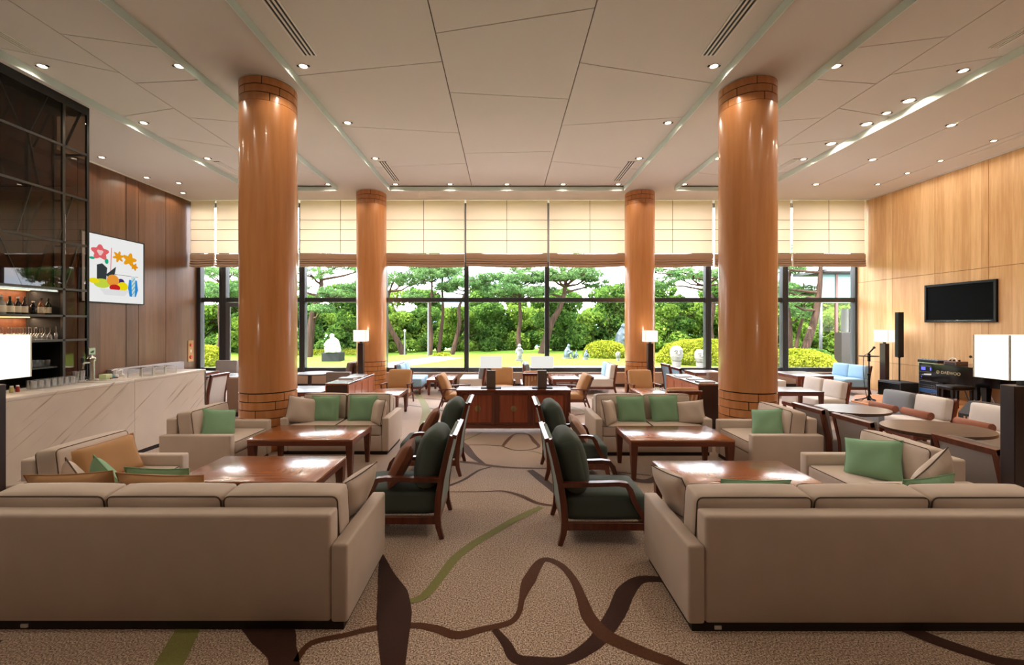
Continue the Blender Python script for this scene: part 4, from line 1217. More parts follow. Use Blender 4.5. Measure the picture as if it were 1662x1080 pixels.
# right corner by the windows
gw = 'two-seat window benches'
armless_seat('powder blue two-seat bench facing the table by the maple wall', (8.92, 11.45, 0), Wd_, M['bluefab'], M['bluefab'], gw, W=1.10, D=0.66, zt=0.74, name='window_bench', pair=True)
coffee_table('low table by the windows in front of the maple wall bench', 7.10, 7.98, 10.45, 11.55, 0.55, M['darktop'], 'window tables', 0.035)
armless_seat('pale armless bench opposite the powder blue bench by the maple wall', (6.66, 11.0, 0), E, M['palefab'], M['palefab'], gw, W=0.70, D=0.64, zt=0.68, name='window_bench')
# centre benches by the windows
armless_seat('blue two-seat window bench beside the slender bar side column', (-2.44, 11.50, 0), E, M['bluefab'], M['bluefab'], gw, W=1.0, D=0.66, zt=0.76, name='window_bench', pair=True)
armless_seat('white two-seat window bench behind the first table lamp', (-0.84, 11.50, 0), Wd_, M['palefab'], M['slatefab'], gw, W=1.0, D=0.66, zt=0.74, name='window_bench', pair=True)
armless_seat('grey two-seat window bench behind the second table lamp', (0.82, 11.50, 0), E, M['palefab'], M['slatefab'], gw, W=1.0, D=0.62, zt=0.78, name='window_bench', pair=True)
armless_seat('white two-seat window bench with a blue back cushion beside the slender piano side column', (2.44, 11.50, 0), Wd_, M['palefab'], [M['palefab'], M['bluefab']], gw, W=1.0, D=0.80, zt=0.76, name='window_bench', pair=True)
coffee_table('low table between the blue and the white window bench on the bar side', -1.98, -1.32, 10.95, 12.1, 0.40, M['paletop'] if 'paletop' in M else None, 'window tables', 0.045)
coffee_table('low table between the two window benches beside the slender piano side column', 1.22, 1.92, 10.95, 12.1, 0.42, None, 'window tables', 0.045)

# ------------------------------------------------------------------ tan easy chairs with slatted backs (front = local +y)
def easy_chair(label, loc, rz, pale_slats=False):
    t = thing('easy_chair', label, 'chair', loc, rz, 'tan easy chairs with slatted backs')
    hw = 0.29
    wd = M['cherry']
    for sx in (-1, 1):
        x = sx * hw
        B().sweep(x, [(-0.36, 0), (-0.26, 0.26), (-0.20, 0.46)], 0.03, [0.028, 0.04, 0.035]).obj('leg', wd, t, 40)
        B().sweep(x, [(0.30, 0), (0.26, 0.25), (0.24, 0.46)], 0.03, [0.028, 0.038, 0.035]).obj('leg', wd, t, 40)
        B().sweep(x, [(-0.34, 0.45), (-0.1, 0.465), (0.28, 0.48)], 0.045, [0.022, 0.026, 0.024]).obj('arm', wd, t, 40)
        B().sweep(sx * (hw - 0.035), [(-0.20, 0.22), (-0.30, 0.45), (-0.40, 0.70)], 0.028, [0.04, 0.038, 0.03]).obj('back_post', wd, t, 40)
        B().box(x - 0.014, x + 0.014, -0.27, 0.27, 0.20, 0.245).obj('side_rail', wd, t, 0)
    B().sweep(0, [(-0.395, 0.66), (-0.412, 0.72)], 2 * hw - 0.02, 0.026).obj('top_rail', wd, t, 0)
    B().sweep(0, [(-0.21, 0.24), (-0.225, 0.28)], 2 * hw - 0.06, 0.024).obj('low_rail', wd, t, 0)
    B().box(-hw, hw, 0.24, 0.27, 0.20, 0.25).obj('front_rail', wd, t, 0)
    B().box(-hw, hw, -0.27, -0.24, 0.19, 0.23).obj('rear_rail', wd, t, 0)
    for k in range(7):
        x = -hw + 0.085 + (2 * hw - 0.17) * k / 6
        B().sweep(x, [(-0.225, 0.27), (-0.31, 0.47), (-0.395, 0.67)], 0.026, 0.012).obj('slat', M['slat'], t, 0)
    B().cushion(0.53, 0.13, 0.46, 0.05, (0, 0.03, 0.01), M=Tm(0, -0.245, 0.535, R(22))).obj('back_cushion', M['tancush'], t, 50)
    B().cushion(0.53, 0.56, 0.12, 0.04, (0, 0, 0.015), M=Tm(0, 0.03, 0.295, R(3))).obj('seat_cushion', M['tancush'], t, 50)
    return t
M['slat'] = wood('pale ash slat', srgb(206, 180, 146), srgb(228, 204, 172), 0.45, 'z', 1.2)
easy_chair('tan easy chair facing the table beside the bar side divider', (-2.42, 9.72, 0), S_)
easy_chair('tan easy chair seen from the side at the brass plate end of the sideboard', (-1.02, 9.15, 0), E)
easy_chair('tan easy chair seen from the side at the far end of the sideboard', (1.42, 9.15, 0), Wd_)
easy_chair('tan easy chair with its brown back between the two table lamps', (-0.06, 10.25, 0), S_)
easy_chair('easy chair with its slatted back turned to the second table lamp', (0.68, 9.98, 0), Nn)
easy_chair('tan easy chair facing the table beside the piano side divider', (3.10, 9.62, 0), S_)
easy_chair('easy chair with its slatted back turned to the piano side two-seat sofa', (2.93, 7.42, 0), Nn)
coffee_table('cherry table between the divider cabinet and the tan easy chair, bar side', -2.66, -2.0, 8.1, 8.95, 0.47, None, 'cherry tables between the easy chairs')
coffee_table('cherry table between the divider cabinet and the slatted easy chair, piano side', 2.62, 3.30, 8.22, 9.04, 0.47, None, 'cherry tables between the easy chairs')
coffee_table('cherry table behind the sideboard between two easy chairs', -0.45, 0.85, 8.75, 9.45, 0.45, None, 'cherry tables between the easy chairs')

# ------------------------------------------------------------------ behind the dividers, piano side
framed_chair('dark framed chair with pale blue back at the window end of the piano side divider', (4.25, 10.45, 0), E, M['bluefab'], 'chairs behind the piano side divider', zt=0.84)
framed_chair('dark framed chair with pale blue back beside the brown booth bench', (4.25, 9.82, 0), E, M['bluefab'], 'chairs behind the piano side divider', zt=0.82)
def booth(label, x0, x1, y0, y1, zt, facing, mat, name='booth_bench', seat=True):
    """bench with one tall upholstered back; facing '+y', '-y', '+x' or '-x'"""
    t = thing(name, label, 'bench', ((x0 + x1) / 2, (y0 + y1) / 2, 0), 0, 'upholstered booth benches')
    hx, hy = (x1 - x0) / 2, (y1 - y0) / 2
    B().box(-hx + 0.02, hx - 0.02, -hy + 0.02, hy - 0.02, 0, 0.08).obj('plinth', M['plinth'], t, 0)
    q = {'+y': (-hx, hx, -hy, -hy + 0.14), '-y': (-hx, hx, hy - 0.14, hy), '+x': (-hx, -hx + 0.14, -hy, hy), '-x': (hx - 0.14, hx, -hy, hy)}[facing]
    B().box(*q, 0.08, zt, 0.025, 3).obj('back', mat, t)
    s_ = {'+y': (-hx, hx, -hy + 0.14, hy), '-y': (-hx, hx, -hy, hy - 0.14), '+x': (-hx + 0.14, hx, -hy, hy), '-x': (-hx, hx - 0.14, -hy, hy)}[facing]
    if seat:
        B().box(*s_, 0.08, 0.29, 0.01, 1).obj('seat_base', mat, t)
        B().box(s_[0] + 0.004, s_[1] - 0.004, s_[2] + 0.004, s_[3] - 0.004, 0.29, 0.43, 0.03, 3).obj('seat_cushion', M['palefab'], t)
    return t
booth('brown booth bench with its back turned to the piano side divider', 4.62, 5.50, 9.75, 10.40, 0.72, '+y', M['boothfab'])
coffee_table('small table behind the brown booth bench', 4.75, 5.5, 10.75, 11.4, 0.60, M['darktop'], 'small dark tables', 0.03)

# ------------------------------------------------------------------ behind the dividers, bar side
booth('grey booth bench facing the round table behind the bar side divider', -4.05, -3.50, 9.75, 10.30, 0.72, '+y', M['taupefab'])
armless_seat('brown grey armless seat close behind the slender bar side column', (-4.30, 11.5, 0), Wd_, M['taupefab'], M['taupefab'], 'seats behind the bar side divider', W=0.6, zt=0.80)
armless_seat('blue white armless seat beside the round table on the bar side', (-5.05, 9.25, 0), E, M['palefab'], M['palefab'], 'seats behind the bar side divider')
t = thing('round_table', 'round dark table with pale shine behind the thick bar side column', 'table', (-4.62, 10.55, 0), 0)
B().lathe([(0.001, 0.59), (0.42, 0.59), (0.43, 0.605), (0.42, 0.62), (0.001, 0.62)], 40).obj('table_top', M['darktop'], t)
for k in range(3):
    a = 2 * PI * k / 3 + 0.5
    B().tube([(0.30 * math.cos(a), 0.30 * math.sin(a), 0), (0.26 * math.cos(a), 0.26 * math.sin(a), 0.59)], [0.022, 0.03], 8).obj('leg', M['darkwood'], t)
coffee_table('pale shining table squeezed between the thick bar side column and the divider', -4.05, -3.25, 7.62, 8.45, 0.60, M['darktop'], 'small dark tables', 0.03)
framed_chair('dark framed chair with pale back at the end of the bar counter', (-6.0, 8.55, 0), Wd_, M['palefab'], gf, zt=0.82)
booth('brown grey booth bench between the bar end chair and the thick column', -5.42, -4.30, 8.40, 9.00, 0.76, '+y', M['boothfab'])
coffee_table('pale table beside the glazed door', -7.0, -6.1, 9.9, 10.6, 0.60, M['darktop'], 'small dark tables', 0.03)
magazine('dark magazine on the pale table beside the glazed door', -6.5, 10.2, 0.60, 0.4, cov[3], 0.28, 0.21)
booth('pale booth bench along the walnut wall', -8.86, -8.22, 9.6, 11.75, 0.80, '+x', M['greyfab'])
booth('grey booth bench under the corner window beside the glazed door', -8.20, -7.60, 11.72, 12.36, 0.78, '-y', M['greyfab'])
coffee_table('pale table in the corner booth by the walnut wall', -8.0, -7.4, 10.2, 11.2, 0.60, M['darktop'], 'small dark tables', 0.03)
# ------------------------------------------------------------------ bar counter
def marble(name):
    m, n, o = newmat(name)
    p = principled(n, o, 0.25, 0, 0.5, 0.2, 0.1)
    v = coords(n, (1, 1, 1), (R(-36), 0, 0))
    mp_ = N(n, 'Mapping'); mp_.inputs['Scale'].default_value = (0.6, 0.6, 14.0)
    n.links.new(v, mp_.inputs['Vector'])
    wv = N(n, 'TexNoise', Scale=1.5, Detail=5.0, Roughness=0.5)
    n.links.new(mp_.outputs[0], wv.inputs['Vector'])
    rp = N(n, 'ValToRGB')
    e = rp.color_ramp.elements
    e[0].position = 0.60; e[0].color = srgb(230, 219, 207)
    e[1].position = 0.76; e[1].color = srgb(150, 122, 104)
    n.links.new(wv.outputs['Fac'], rp.inputs['Fac'])
    nz_ = N(n, 'TexNoise', Scale=2.5, Detail=6.0); n.links.new(v, nz_.inputs['Vector'])
    mx = N(n, 'MixRGB', blend_type='MULTIPLY', Fac=0.22)
    n.links.new(rp.outputs['Color'], mx.inputs['Color1']); n.links.new(nz_.outputs['Fac'], mx.inputs['Color2'])
    n.links.new(mx.outputs['Color'], p.inputs['Base Color'])
    return m
M['marble'] = marble('white veined marble')
XB = -5.05
t = thing('bar_counter', 'long white veined marble bar counter in front of the back bar', 'bar counter', (XB, 4.2, 0))
yb = [-3.0, -1.1, 0.8, 1.69 + 0.0, 3.09]
cuts = [2.0 - 4.2, 3.95 - 4.2, 5.89 - 4.2, 7.29 - 4.2]
for a, b in zip(cuts, cuts[1:]):
    B().box(-0.03, 0, a + 0.0015, b - 0.0015, 0.06, 1.01, 0.002, 1).obj('front_slab', M['marble'], t, 0)
B().box(-0.62, 0.0, cuts[-1] - 0.03, cuts[-1], 0.06, 1.01).obj('end_slab', M['marble'], t, 0)
B().box(-0.60, -0.03, cuts[0], cuts[-1] - 0.03, 0.0, 1.0).obj('carcass', M['darkwood'], t, 0)
B().box(-0.62, -0.02, cuts[0], cuts[-1] - 0.02, 0, 0.06).obj('plinth', M['plinth'], t, 0)
for a, b in zip(cuts, cuts[1:]):
    B().box(-0.64, 0.0, a + 0.0015, b - 0.0015, 1.01, 1.05, 0.004, 2).obj('worktop_slab', M['marble'], t)

# ------------------------------------------------------------------ back bar: dark metal shelving with smoked glass
M['smoked'] = clearglass('smoked glass', (0.50, 0.41, 0.34, 1), 0.7, 0.03)
M['bronze_back'] = wood('dark brown back panel', srgb(84, 50, 32), srgb(112, 68, 44), 0.4, 'z', 1.0)
M['led'] = emit('warm shelf light', srgb(255, 190, 120), 5.0)
XF, XK = -6.72, -7.28
YE, YP, Y0 = 6.96, 6.58, 3.6
t = thing('back_bar', 'tall dark metal back bar with smoked glass and diagonal braces behind the counter', 'shelving', (XF, 5.3, 0))
oy = 5.3
levels = [1.56, 1.93, 2.34, 3.06, 3.80, 4.53]
dm = M['darkmetal']
TOP = CEIL - 0.13
for y in (YE, YP, 4.9, Y0):
    for x, nm in ((0, 'post'), (XK - XF, 'post')):
        B().box(x - 0.035 if x == 0 else x, x if x == 0 else x + 0.035, y - oy - 0.02, y - oy + 0.02, 0, TOP).obj(nm, dm if y != YE or x != 0 else M['blackmatt'], t, 0)
B().box(XK - XF, 0, Y0 - oy, YE - oy + 0.02, TOP, CEIL - 0.002).obj('header', M['blackmatt'], t, 0)
for z in levels:
    B().box(-0.035, 0.0, Y0 - oy, YE - oy, z - 0.016, z + 0.016).obj('front_rail', dm, t, 0)
for z in (1.56, 1.93, 2.34):
    B().box(XK - XF + 0.01, -0.035, Y0 - oy, YE - oy, z - 0.012, z + 0.012).obj('shelf', dm, t, 0)
for z in (3.06, 3.80, 4.53):
    B().box(XK - XF, -0.035, YE - oy - 0.015, YE - oy + 0.015, z - 0.015, z + 0.015).obj('end_rail', dm, t, 0)
B().box(XK - XF - 0.03, XK - XF, Y0 - oy, YE - oy, 0, CEIL - 0.002).obj('back_panel', M['bronze_back'], t, 0)
B().box(XK - XF, -0.036, YP - oy - 0.012, YP - oy + 0.012, 0, 2.325).obj('partition', M['blackmatt'], t, 0)
B().box(XK - XF, XK - XF + 0.012, Y0 - oy, YP - oy - 0.012, 0.9, 1.545).obj('dark_lining', M['blackmatt'], t, 0)
# diagonal braces, front plane
def brace(y0, z0, y1, z1, x=-0.02):
    c = B(); c.tube([(x, y0 - oy, z0), (x, y1 - oy, z1)], 0.022, 4); c.obj('brace', M['darkmetal'] if z0 < 4 else M['blackmatt'], t, 0)
for x in (-0.03, XK - XF + 0.05):
    brace(6.02, 4.53, 5.70, TOP, x); brace(6.12, 4.53, 6.36, TOP, x); brace(6.62, 4.53, 6.86, TOP, x)
    brace(5.35, 4.53, 5.62, TOP, x)
    brace(6.50, 3.06, 6.74, 3.80, x); brace(5.95, 3.06, 6.15, 3.80, x)
    brace(6.02, 2.34, 5.72, 3.06, x); brace(6.60, 2.34, 6.82, 3.06, x); brace(5.25, 2.34, 5.55, 3.06, x)
    brace(6.25, 3.80, 6.10, 4.53, x)
# smoked panes
for z0, z1 in ((2.34, 3.06), (3.06, 3.80), (3.80, 4.53), (4.53, TOP + 0.01)):
    for a, b in ((Y0, 4.9), (4.9, YE)):
        B().box(-0.014, -0.010, a - oy + 0.02, b - oy - 0.02, z0 + 0.016, z1 - 0.016).obj('smoked_pane', M['smoked'], t, 0)
for z0, z1 in ((0.95, 1.56), (1.56, 1.93), (1.93, 2.34)):
    B().box(-0.014, -0.010, YP - oy + 0.02, YE - oy - 0.02, z0 + 0.016, z1 - 0.016).obj('smoked_pane', M['smoked'], t, 0)
B().box(-0.035, 0, YP - oy, YE - oy, 0.93, 0.96).obj('front_rail', dm, t, 0)
B().box(XK - XF + 0.01, -0.05, 5.0 - oy, YP - oy - 0.05, 1.15, 1.17).obj('shelf', dm, t, 0)
B().box(XK - XF, -0.02, Y0 - oy, YP - oy - 0.02, 0.0, 0.90).obj('under_cabinet', M['blackmatt'], t, 0)
for z in (1.93 - 0.014, 2.34 - 0.014):
    B().box(XK - XF + 0.03, XK - XF + 0.07, 4.95 - oy, YP - oy - 0.03, z - 0.012, z - 0.002).obj('shelf_light', M['led'], t, 0)
    ld = bpy.data.lights.new('shelf_glow', 'AREA'); ld.shape = 'RECTANGLE'; ld.size = 0.04; ld.size_y = 1.5; ld.energy = 10; ld.color = (1.0, 0.72, 0.46)
    lo = bpy.data.objects.new('shelf_glow', ld); COL.objects.link(lo); lo.parent = t
    lo.location = (XK - XF + 0.10, 5.8 - oy, z - 0.02)
B().box(-0.06, -0.04, 5.0 - oy, YP - oy - 0.05, 2.34 - 0.05, 2.34 - 0.016).obj('glass_rail', M['steel'], t, 0)

# bottles
def bottle_mat(name, col): return plain(name, col, 0.08, spec=0.6, var=0.1)
BM = [bottle_mat('green bottle glass', srgb(24, 44, 26)), bottle_mat('brown bottle glass', srgb(46, 26, 14)), bottle_mat('amber bottle glass', srgb(120, 70, 30)), bottle_mat('dark bottle glass', srgb(18, 18, 22)), bottle_mat('pale bottle glass', srgb(150, 150, 140))]
M['label'] = plain('cream bottle label', srgb(216, 206, 182), 0.7, var=0.12, scale=30)
M['cap'] = plain('black cap', srgb(24, 22, 22), 0.4)
M['capw'] = plain('white cap', srgb(224, 220, 214), 0.4)
bl = [(2, 4, 0.26, 'pale round shouldered bottle with white label', 0.045, 'capw'), (16, 0, 0.25, 'dark green bottle with cream label', 0.038, 'cap'), (29, 3, 0.25, 'black bottle with white cap and cream label', 0.036, 'capw'),
      (40, 1, 0.25, 'brown bottle with tall cream label', 0.036, 'cap'), (54, 3, 0.20, 'squat dark bottle without label', 0.042, 'capw'), (67, 2, 0.25, 'amber bottle with long neck and cream label', 0.038, 'cap'),
      (78, 0, 0.25, 'green bottle with low cream label', 0.036, 'cap'), (88, 3, 0.25, 'slim black bottle', 0.030, 'cap')]
for px, mi, h, lb, r, cp in bl:
    D = 6.90 * F / (VX - px)
    t = thing('bottle', lb + ' on the lit back bar shelf', 'bottle', (-6.90, D, 1.942), 0, 'bottles on the back bar')
    B().lathe([(r * 0.9, 0), (r, 0.008), (r, h * 0.56), (r * 0.8, h * 0.66), (r * 0.36, h * 0.76), (r * 0.34, h * 0.90), (r * 0.40, h * 0.92)], 18).obj('body', BM[mi], t)
    B().lathe([(r * 0.42, h * 0.91), (r * 0.42, h), (r * 0.38, h + 0.003)], 14).obj('cap', M[cp], t)
    if 'without' not in lb and 'slim' not in lb:
        B().lathe([(r + 0.0008, h * 0.12), (r + 0.0008, h * 0.48)], 18, cap=False).obj('label', M['label'], t)

# glassware
M['glass'] = clearglass('drinking glass', (0.90, 0.93, 0.95, 1), 1.0, 0.32, 0.2)
def wine_glass_mesh(r=0.035, h=0.18):
    prof = [(r * 0.75, 0), (r, h * 0.18), (r * 0.95, h * 0.35), (r * 0.35, h * 0.50), (0.004, h * 0.54), (0.004, h * 0.95), (r * 0.9, h * 0.985), (r * 0.95, h)]
    return prof
_g = {}
def glassware(kind, label, cat, loc, group):
    if kind not in _g:
        prof = {'wine': wine_glass_mesh(), 'flute': [(0.02, 0), (0.024, 0.06), (0.018, 0.10), (0.004, 0.115), (0.004, 0.19), (0.03, 0.20)],
                'tumbler': [(0.024, 0.0), (0.028, 0.01), (0.034, 0.10), (0.032, 0.10), (0.026, 0.014)], 'beer': [(0.026, 0), (0.028, 0.01), (0.036, 0.15), (0.034, 0.15), (0.027, 0.014)]}[kind]
        o = B().lathe(prof, 14, cap=False).obj('stemware' if kind in ('wine', 'flute') else 'glass_tumbler', M['glass'])
        _g[kind] = o.data
    else:
        o = bpy.data.objects.new('stemware' if kind in ('wine', 'flute') else 'glass_tumbler', _g[kind]); COL.objects.link(o)
    o.location = loc
    return tag(o, label, cat, group)
k = 0
for row, x in enumerate((-6.84, -6.98, -7.12)):
    for i in range(8):
        D = 5.98 + i * 0.073 + row * 0.02
        glassware('wine', 'upturned wine glass on the back bar shelf under the bottles', 'glass', (x, D, 1.573), 'upturned stemware on the back bar')
glassware('flute', 'upturned tall flute at the post end of the wine glasses', 'glass', (-6.78, 6.52, 1.573), 'upturned stemware on the back bar')
for row, x in enumerate((-6.86, -7.0)):
    for i in range(6):
        glassware('tumbler', 'tumbler on the dark lower shelf of the back bar', 'glass', (x, 6.08 + i * 0.08, 1.171), 'tumblers on the lower back bar shelf')
for i in range(5):
    glassware('wine', 'stemmed glass at the rear of the dark lower shelf of the back bar', 'glass', (-7.14, 6.1 + i * 0.09, 1.171), 'stemmed glasses on the lower back bar shelf')
for row in range(2):
    for i in range(7):
        D = 4.98 + i * 0.074 + row * 0.03
        glassware('tumbler', 'tumbler in the row at the rear edge of the marble counter', 'glass', (-5.44 - row * 0.075, D, 1.051), 'tumblers on the bar counter')
for i in range(2):
    glassware('beer', 'tall beer glass beside the tap on the bar counter', 'glass', (-5.50, 5.53 + i * 0.078, 1.051), 'beer glasses by the tap')
# condiment jars
for q, (D, c_, lb) in enumerate(((4.80, srgb(150, 30, 24), 'small red jar at the lamp end of the bar counter'), (4.74, srgb(190, 176, 110), 'small pale yellow jar at the lamp end of the bar counter'))):
    t = thing('jar', lb, 'jar', (-5.42, D, 1.05))
    B().lathe([(0.016, 0), (0.018, 0.01), (0.018, 0.05), (0.012, 0.06)], 14).obj('body', plain('jar %d' % q, c_, 0.3), t)
    B().lathe([(0.014, 0.06), (0.014, 0.075)], 12).obj('lid', M['capw'], t)
# beer tap
t = thing('beer_tap', 'chrome beer tap tower with a small green sign on top', 'beer tap', (-5.50, 5.74, 1.05))
B().lathe([(0.05, 0), (0.05, 0.012), (0.034, 0.02), (0.034, 0.26), (0.046, 0.27), (0.046, 0.30), (0.034, 0.315), (0.012, 0.335), (0.010, 0.345)], 20).obj('tower', M['steel'], t)
f = B().tube([(0, -0.03, 0.245), (0, -0.09, 0.245), (0, -0.13, 0.235)], [0.014, 0.013, 0.012], 10).tube([(0, -0.115, 0.24), (0, -0.12, 0.17)], [0.011, 0.009], 10).obj('faucet', M['steel'], t)
B().lathe([(0.008, 0), (0.018, 0.03), (0.02, 0.055), (0.010, 0.075)], 12, (0, -0.12, 0.25)).obj('knob', M['cap'], f)
B().box(-0.012, 0.012, -0.05, 0.05, 0.345, 0.44, 0.004, 1).obj('sign_case', M['steel'], t, 0)
B().box(0.012, 0.0135, -0.042, 0.042, 0.353, 0.432).box(-0.042 * 0, 0, -0.0, 0, 0.353, 0.3531).obj('sign_face', plain('pale green sign', srgb(186, 216, 190), 0.4), t, 0)
B().box(0.0135, 0.0142, -0.026, 0.020, 0.372, 0.392).box(0.0135, 0.0142, -0.006, 0.028, 0.390, 0.402).obj('sign_mark', plain('dark green mark', srgb(30, 62, 40), 0.5), t, 0)
# box of small things
t = thing('condiment_tray', 'low white tray with coloured packets beside the beer tap', 'tray', (-5.42, 5.93, 1.05))
B().box(-0.08, 0.08, -0.14, 0.14, 0, 0.008, 0.002, 1).obj('tray', M['capw'], t, 0)
B().box(-0.05, 0.05, -0.12, -0.02, 0.008, 0.075, 0.008, 2).obj('green_packet', plain('pale green pack', srgb(196, 208, 160), 0.5), t)
B().box(-0.04, 0.03, 0.0, 0.05, 0.008, 0.05, 0.008, 2).obj('blue_packet', plain('turquoise pack', srgb(90, 176, 196), 0.5), t)
B().box(0.03, 0.06, -0.06, 0.06, 0.008, 0.022, 0.004, 1).obj('red_packet', plain('dark red pack', srgb(96, 24, 22), 0.5), t)
# pump bottles
for y, h, lb in ((6.13, 0.11, 'taller white pump dispenser on the bar counter'), (6.22, 0.09, 'shorter white pump dispenser on the bar counter')):
    t = thing('pump_dispenser', lb, 'dispenser', (-5.52, y, 1.05))
    B().lathe([(0.028, 0), (0.03, 0.01), (0.03, 0.03), (0.012, 0.04)], 14).obj('body', M['capw'], t)
    B().tube([(0, 0, 0.035), (0, 0, h)], 0.008, 8).tube([(0, 0.012, h), (0, -0.02, h + 0.004), (0, -0.075, h - 0.012)], [0.010, 0.009, 0.005], 8).obj('pump', M['capw'], t)
# clear acrylic risers
M['acrylic'] = clearglass('acrylic', (0.97, 0.97, 0.97, 1), 1.0, 0.05)
M['acryl_edge'] = plain('bright acrylic edge', srgb(226, 222, 214), 0.3)
for y, wl, h, lb in ((6.19, 0.20, 0.13, 'clear acrylic riser nearest the pump dispensers'), (6.41, 0.20, 0.12, 'clear acrylic riser in the middle of the counter end'), (6.63, 0.20, 0.11, 'clear acrylic riser at the end of the bar counter')):
    t = thing('acrylic_riser', lb, 'display stand', (-5.22, y, 1.05), 0, 'clear acrylic risers on the bar counter')
    B().box(-0.1, 0.1, -wl / 2, wl / 2, h - 0.006, h, 0.001, 1).obj('plate', M['acrylic'], t, 0)
    for a in (-1, 1):
        B().box(-0.1, 0.1, a * wl / 2 - 0.003, a * wl / 2 + 0.003, 0, h - 0.006).obj('cheek', M['acrylic'], t, 0)
    c = B()
    for a in (-1, 1):
        for sx in (-0.1, 0.1):
            c.box(sx - 0.003, sx + 0.003, a * wl / 2 - 0.004, a * wl / 2 + 0.004, 0, h)
    for sx in (-0.1, 0.1):
        c.box(sx - 0.003, sx + 0.003, -wl / 2, wl / 2, h - 0.006, h + 0.001)
    c.obj('bright_edge', M['acryl_edge'], t, 0)['kind'] = 'stuff'

# ------------------------------------------------------------------ framed still life on the walnut wall
t = thing('framed_picture', 'black framed still life of flowers and fruit on white, on the walnut wall', 'picture', (XL, 9.85, 3.08))
hy, hz = 0.76, 0.78
zc0, zc1 = FZ(494, 10.55) - 3.08, FZ(397, 10.55) - 3.08
y0, y1 = -0.84, 0.70
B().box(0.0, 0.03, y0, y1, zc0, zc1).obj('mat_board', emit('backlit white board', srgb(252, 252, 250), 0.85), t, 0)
c = B()
for q in ((y0 - 0.02, y0, zc0 - 0.02, zc1 + 0.02), (y1, y1 + 0.02, zc0 - 0.02, zc1 + 0.02), (y0, y1, zc0 - 0.02, zc0), (y0, y1, zc1, zc1 + 0.02)):
    c.box(0.0, 0.045, *q)
c.obj('picture_frame', M['blackmatt'], t, 0)
HY, HZ = y1 - y0, zc1 - zc0
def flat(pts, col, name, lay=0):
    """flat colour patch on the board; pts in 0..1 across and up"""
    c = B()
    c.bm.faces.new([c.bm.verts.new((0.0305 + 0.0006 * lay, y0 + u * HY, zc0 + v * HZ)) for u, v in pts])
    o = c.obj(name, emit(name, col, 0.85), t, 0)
def blob(cx, cy, rx, ry, n=20, wob=0.0, k=5, ph=0): return [(cx + rx * (1 + wob * math.sin(k * a + ph)) * math.cos(a), cy + ry * (1 + wob * math.sin(k * a + ph)) * math.sin(a)) for a in [2 * PI * i / n for i in range(n)]]
flat(blob(0.27, 0.74, 0.12, 0.10, 30, 0.22, 5), srgb(236, 106, 110), 'pink_bloom', 1)
flat(blob(0.27, 0.74, 0.045, 0.04, 16, 0.2, 3), srgb(250, 210, 206), 'bloom_heart', 2)
flat(blob(0.56, 0.72, 0.075, 0.07, 30, 0.35, 6), srgb(244, 164, 26), 'orange_bloom', 1)
flat(blob(0.75, 0.70, 0.10, 0.09, 30, 0.30, 5, 1), srgb(246, 168, 28), 'orange_bloom', 1)
flat(blob(0.84, 0.60, 0.05, 0.05, 24, 0.30, 5, 2), srgb(240, 156, 20), 'orange_bloom', 1)
flat(blob(0.37, 0.62, 0.03, 0.04), srgb(34, 176, 130), 'leaf_patch', 1)
flat(blob(0.15, 0.64, 0.04, 0.02), srgb(34, 176, 130), 'leaf_patch', 1)
flat([(0.44, 0.84), (0.455, 0.84), (0.44, 0.48), (0.425, 0.48)], srgb(244, 160, 160), 'pink_stripe', 1)
flat([(0.22, 0.30), (0.36, 0.30), (0.38, 0.52), (0.30, 0.58), (0.22, 0.55)], srgb(58, 64, 66), 'dark_jug', 1)
flat([(0.36, 0.42), (0.52, 0.56), (0.50, 0.44), (0.42, 0.34)], srgb(58, 64, 66), 'dark_leaf', 1)
flat(blob(0.47, 0.34, 0.10, 0.09), srgb(246, 160, 60), 'orange_fruit', 3)
flat(blob(0.60, 0.33, 0.06, 0.05), srgb(70, 48, 120), 'purple_fruit', 2)
flat(blob(0.30, 0.28, 0.13, 0.07), srgb(206, 224, 70), 'lime_fruit', 2)
flat(blob(0.18, 0.31, 0.08, 0.04), srgb(250, 230, 30), 'yellow_fruit', 3)
flat(blob(0.63, 0.26, 0.09, 0.07), srgb(250, 230, 20), 'yellow_fruit', 4)
flat(blob(0.50, 0.23, 0.09, 0.05), srgb(206, 40, 36), 'red_fruit', 5)
flat([(0.26, 0.20), (0.74, 0.20), (0.66, 0.11), (0.34, 0.11)], srgb(238, 238, 238), 'white_bowl', 6)
flat([(0.74, 0.38), (0.88, 0.38), (0.90, 0.22), (0.86, 0.11), (0.75, 0.11), (0.72, 0.24)], srgb(50, 146, 222), 'blue_vase', 5)
flat([(0.78, 0.44), (0.85, 0.44), (0.84, 0.11), (0.79, 0.11)], srgb(210, 230, 236), 'clear_vase', 6)
for k in range(4):
    flat([(0.785, 0.14 + 0.07 * k), (0.79, 0.13 + 0.07 * k), (0.845, 0.20 + 0.07 * k), (0.84, 0.21 + 0.07 * k)], srgb(60, 170, 150), 'vase_stripe', 7)
flat([(0.5, 0.44), (0.9, 0.44), (0.9, 0.434), (0.5, 0.434)], srgb(60, 60, 64), 'dark_line', 1)
# call plate on the walnut wall
t = thing('call_plate', 'brass call plate with two red buttons on the walnut wall', 'switch', (XL, 12.18, FZ(570, 12.2)))
B().box(0, 0.012, -0.11, 0.11, -0.30, 0.30, 0.004, 1).obj('plate', plain('brushed bronze plate', srgb(150, 108, 70), 0.35, metal=0.6), t, 0)
for z, r in ((0.17, 0.045), (-0.17, 0.055)):
    c = B(); c.tube([(0.01, 0, z), (0.035, 0, z)], [r, r * 0.8], 16); c.obj('button', plain('red button', srgb(190, 44, 36), 0.4), t)
B().box(0.012, 0.016, -0.012, 0.012, -0.04, 0.04).obj('slot', M['capw'], t, 0)

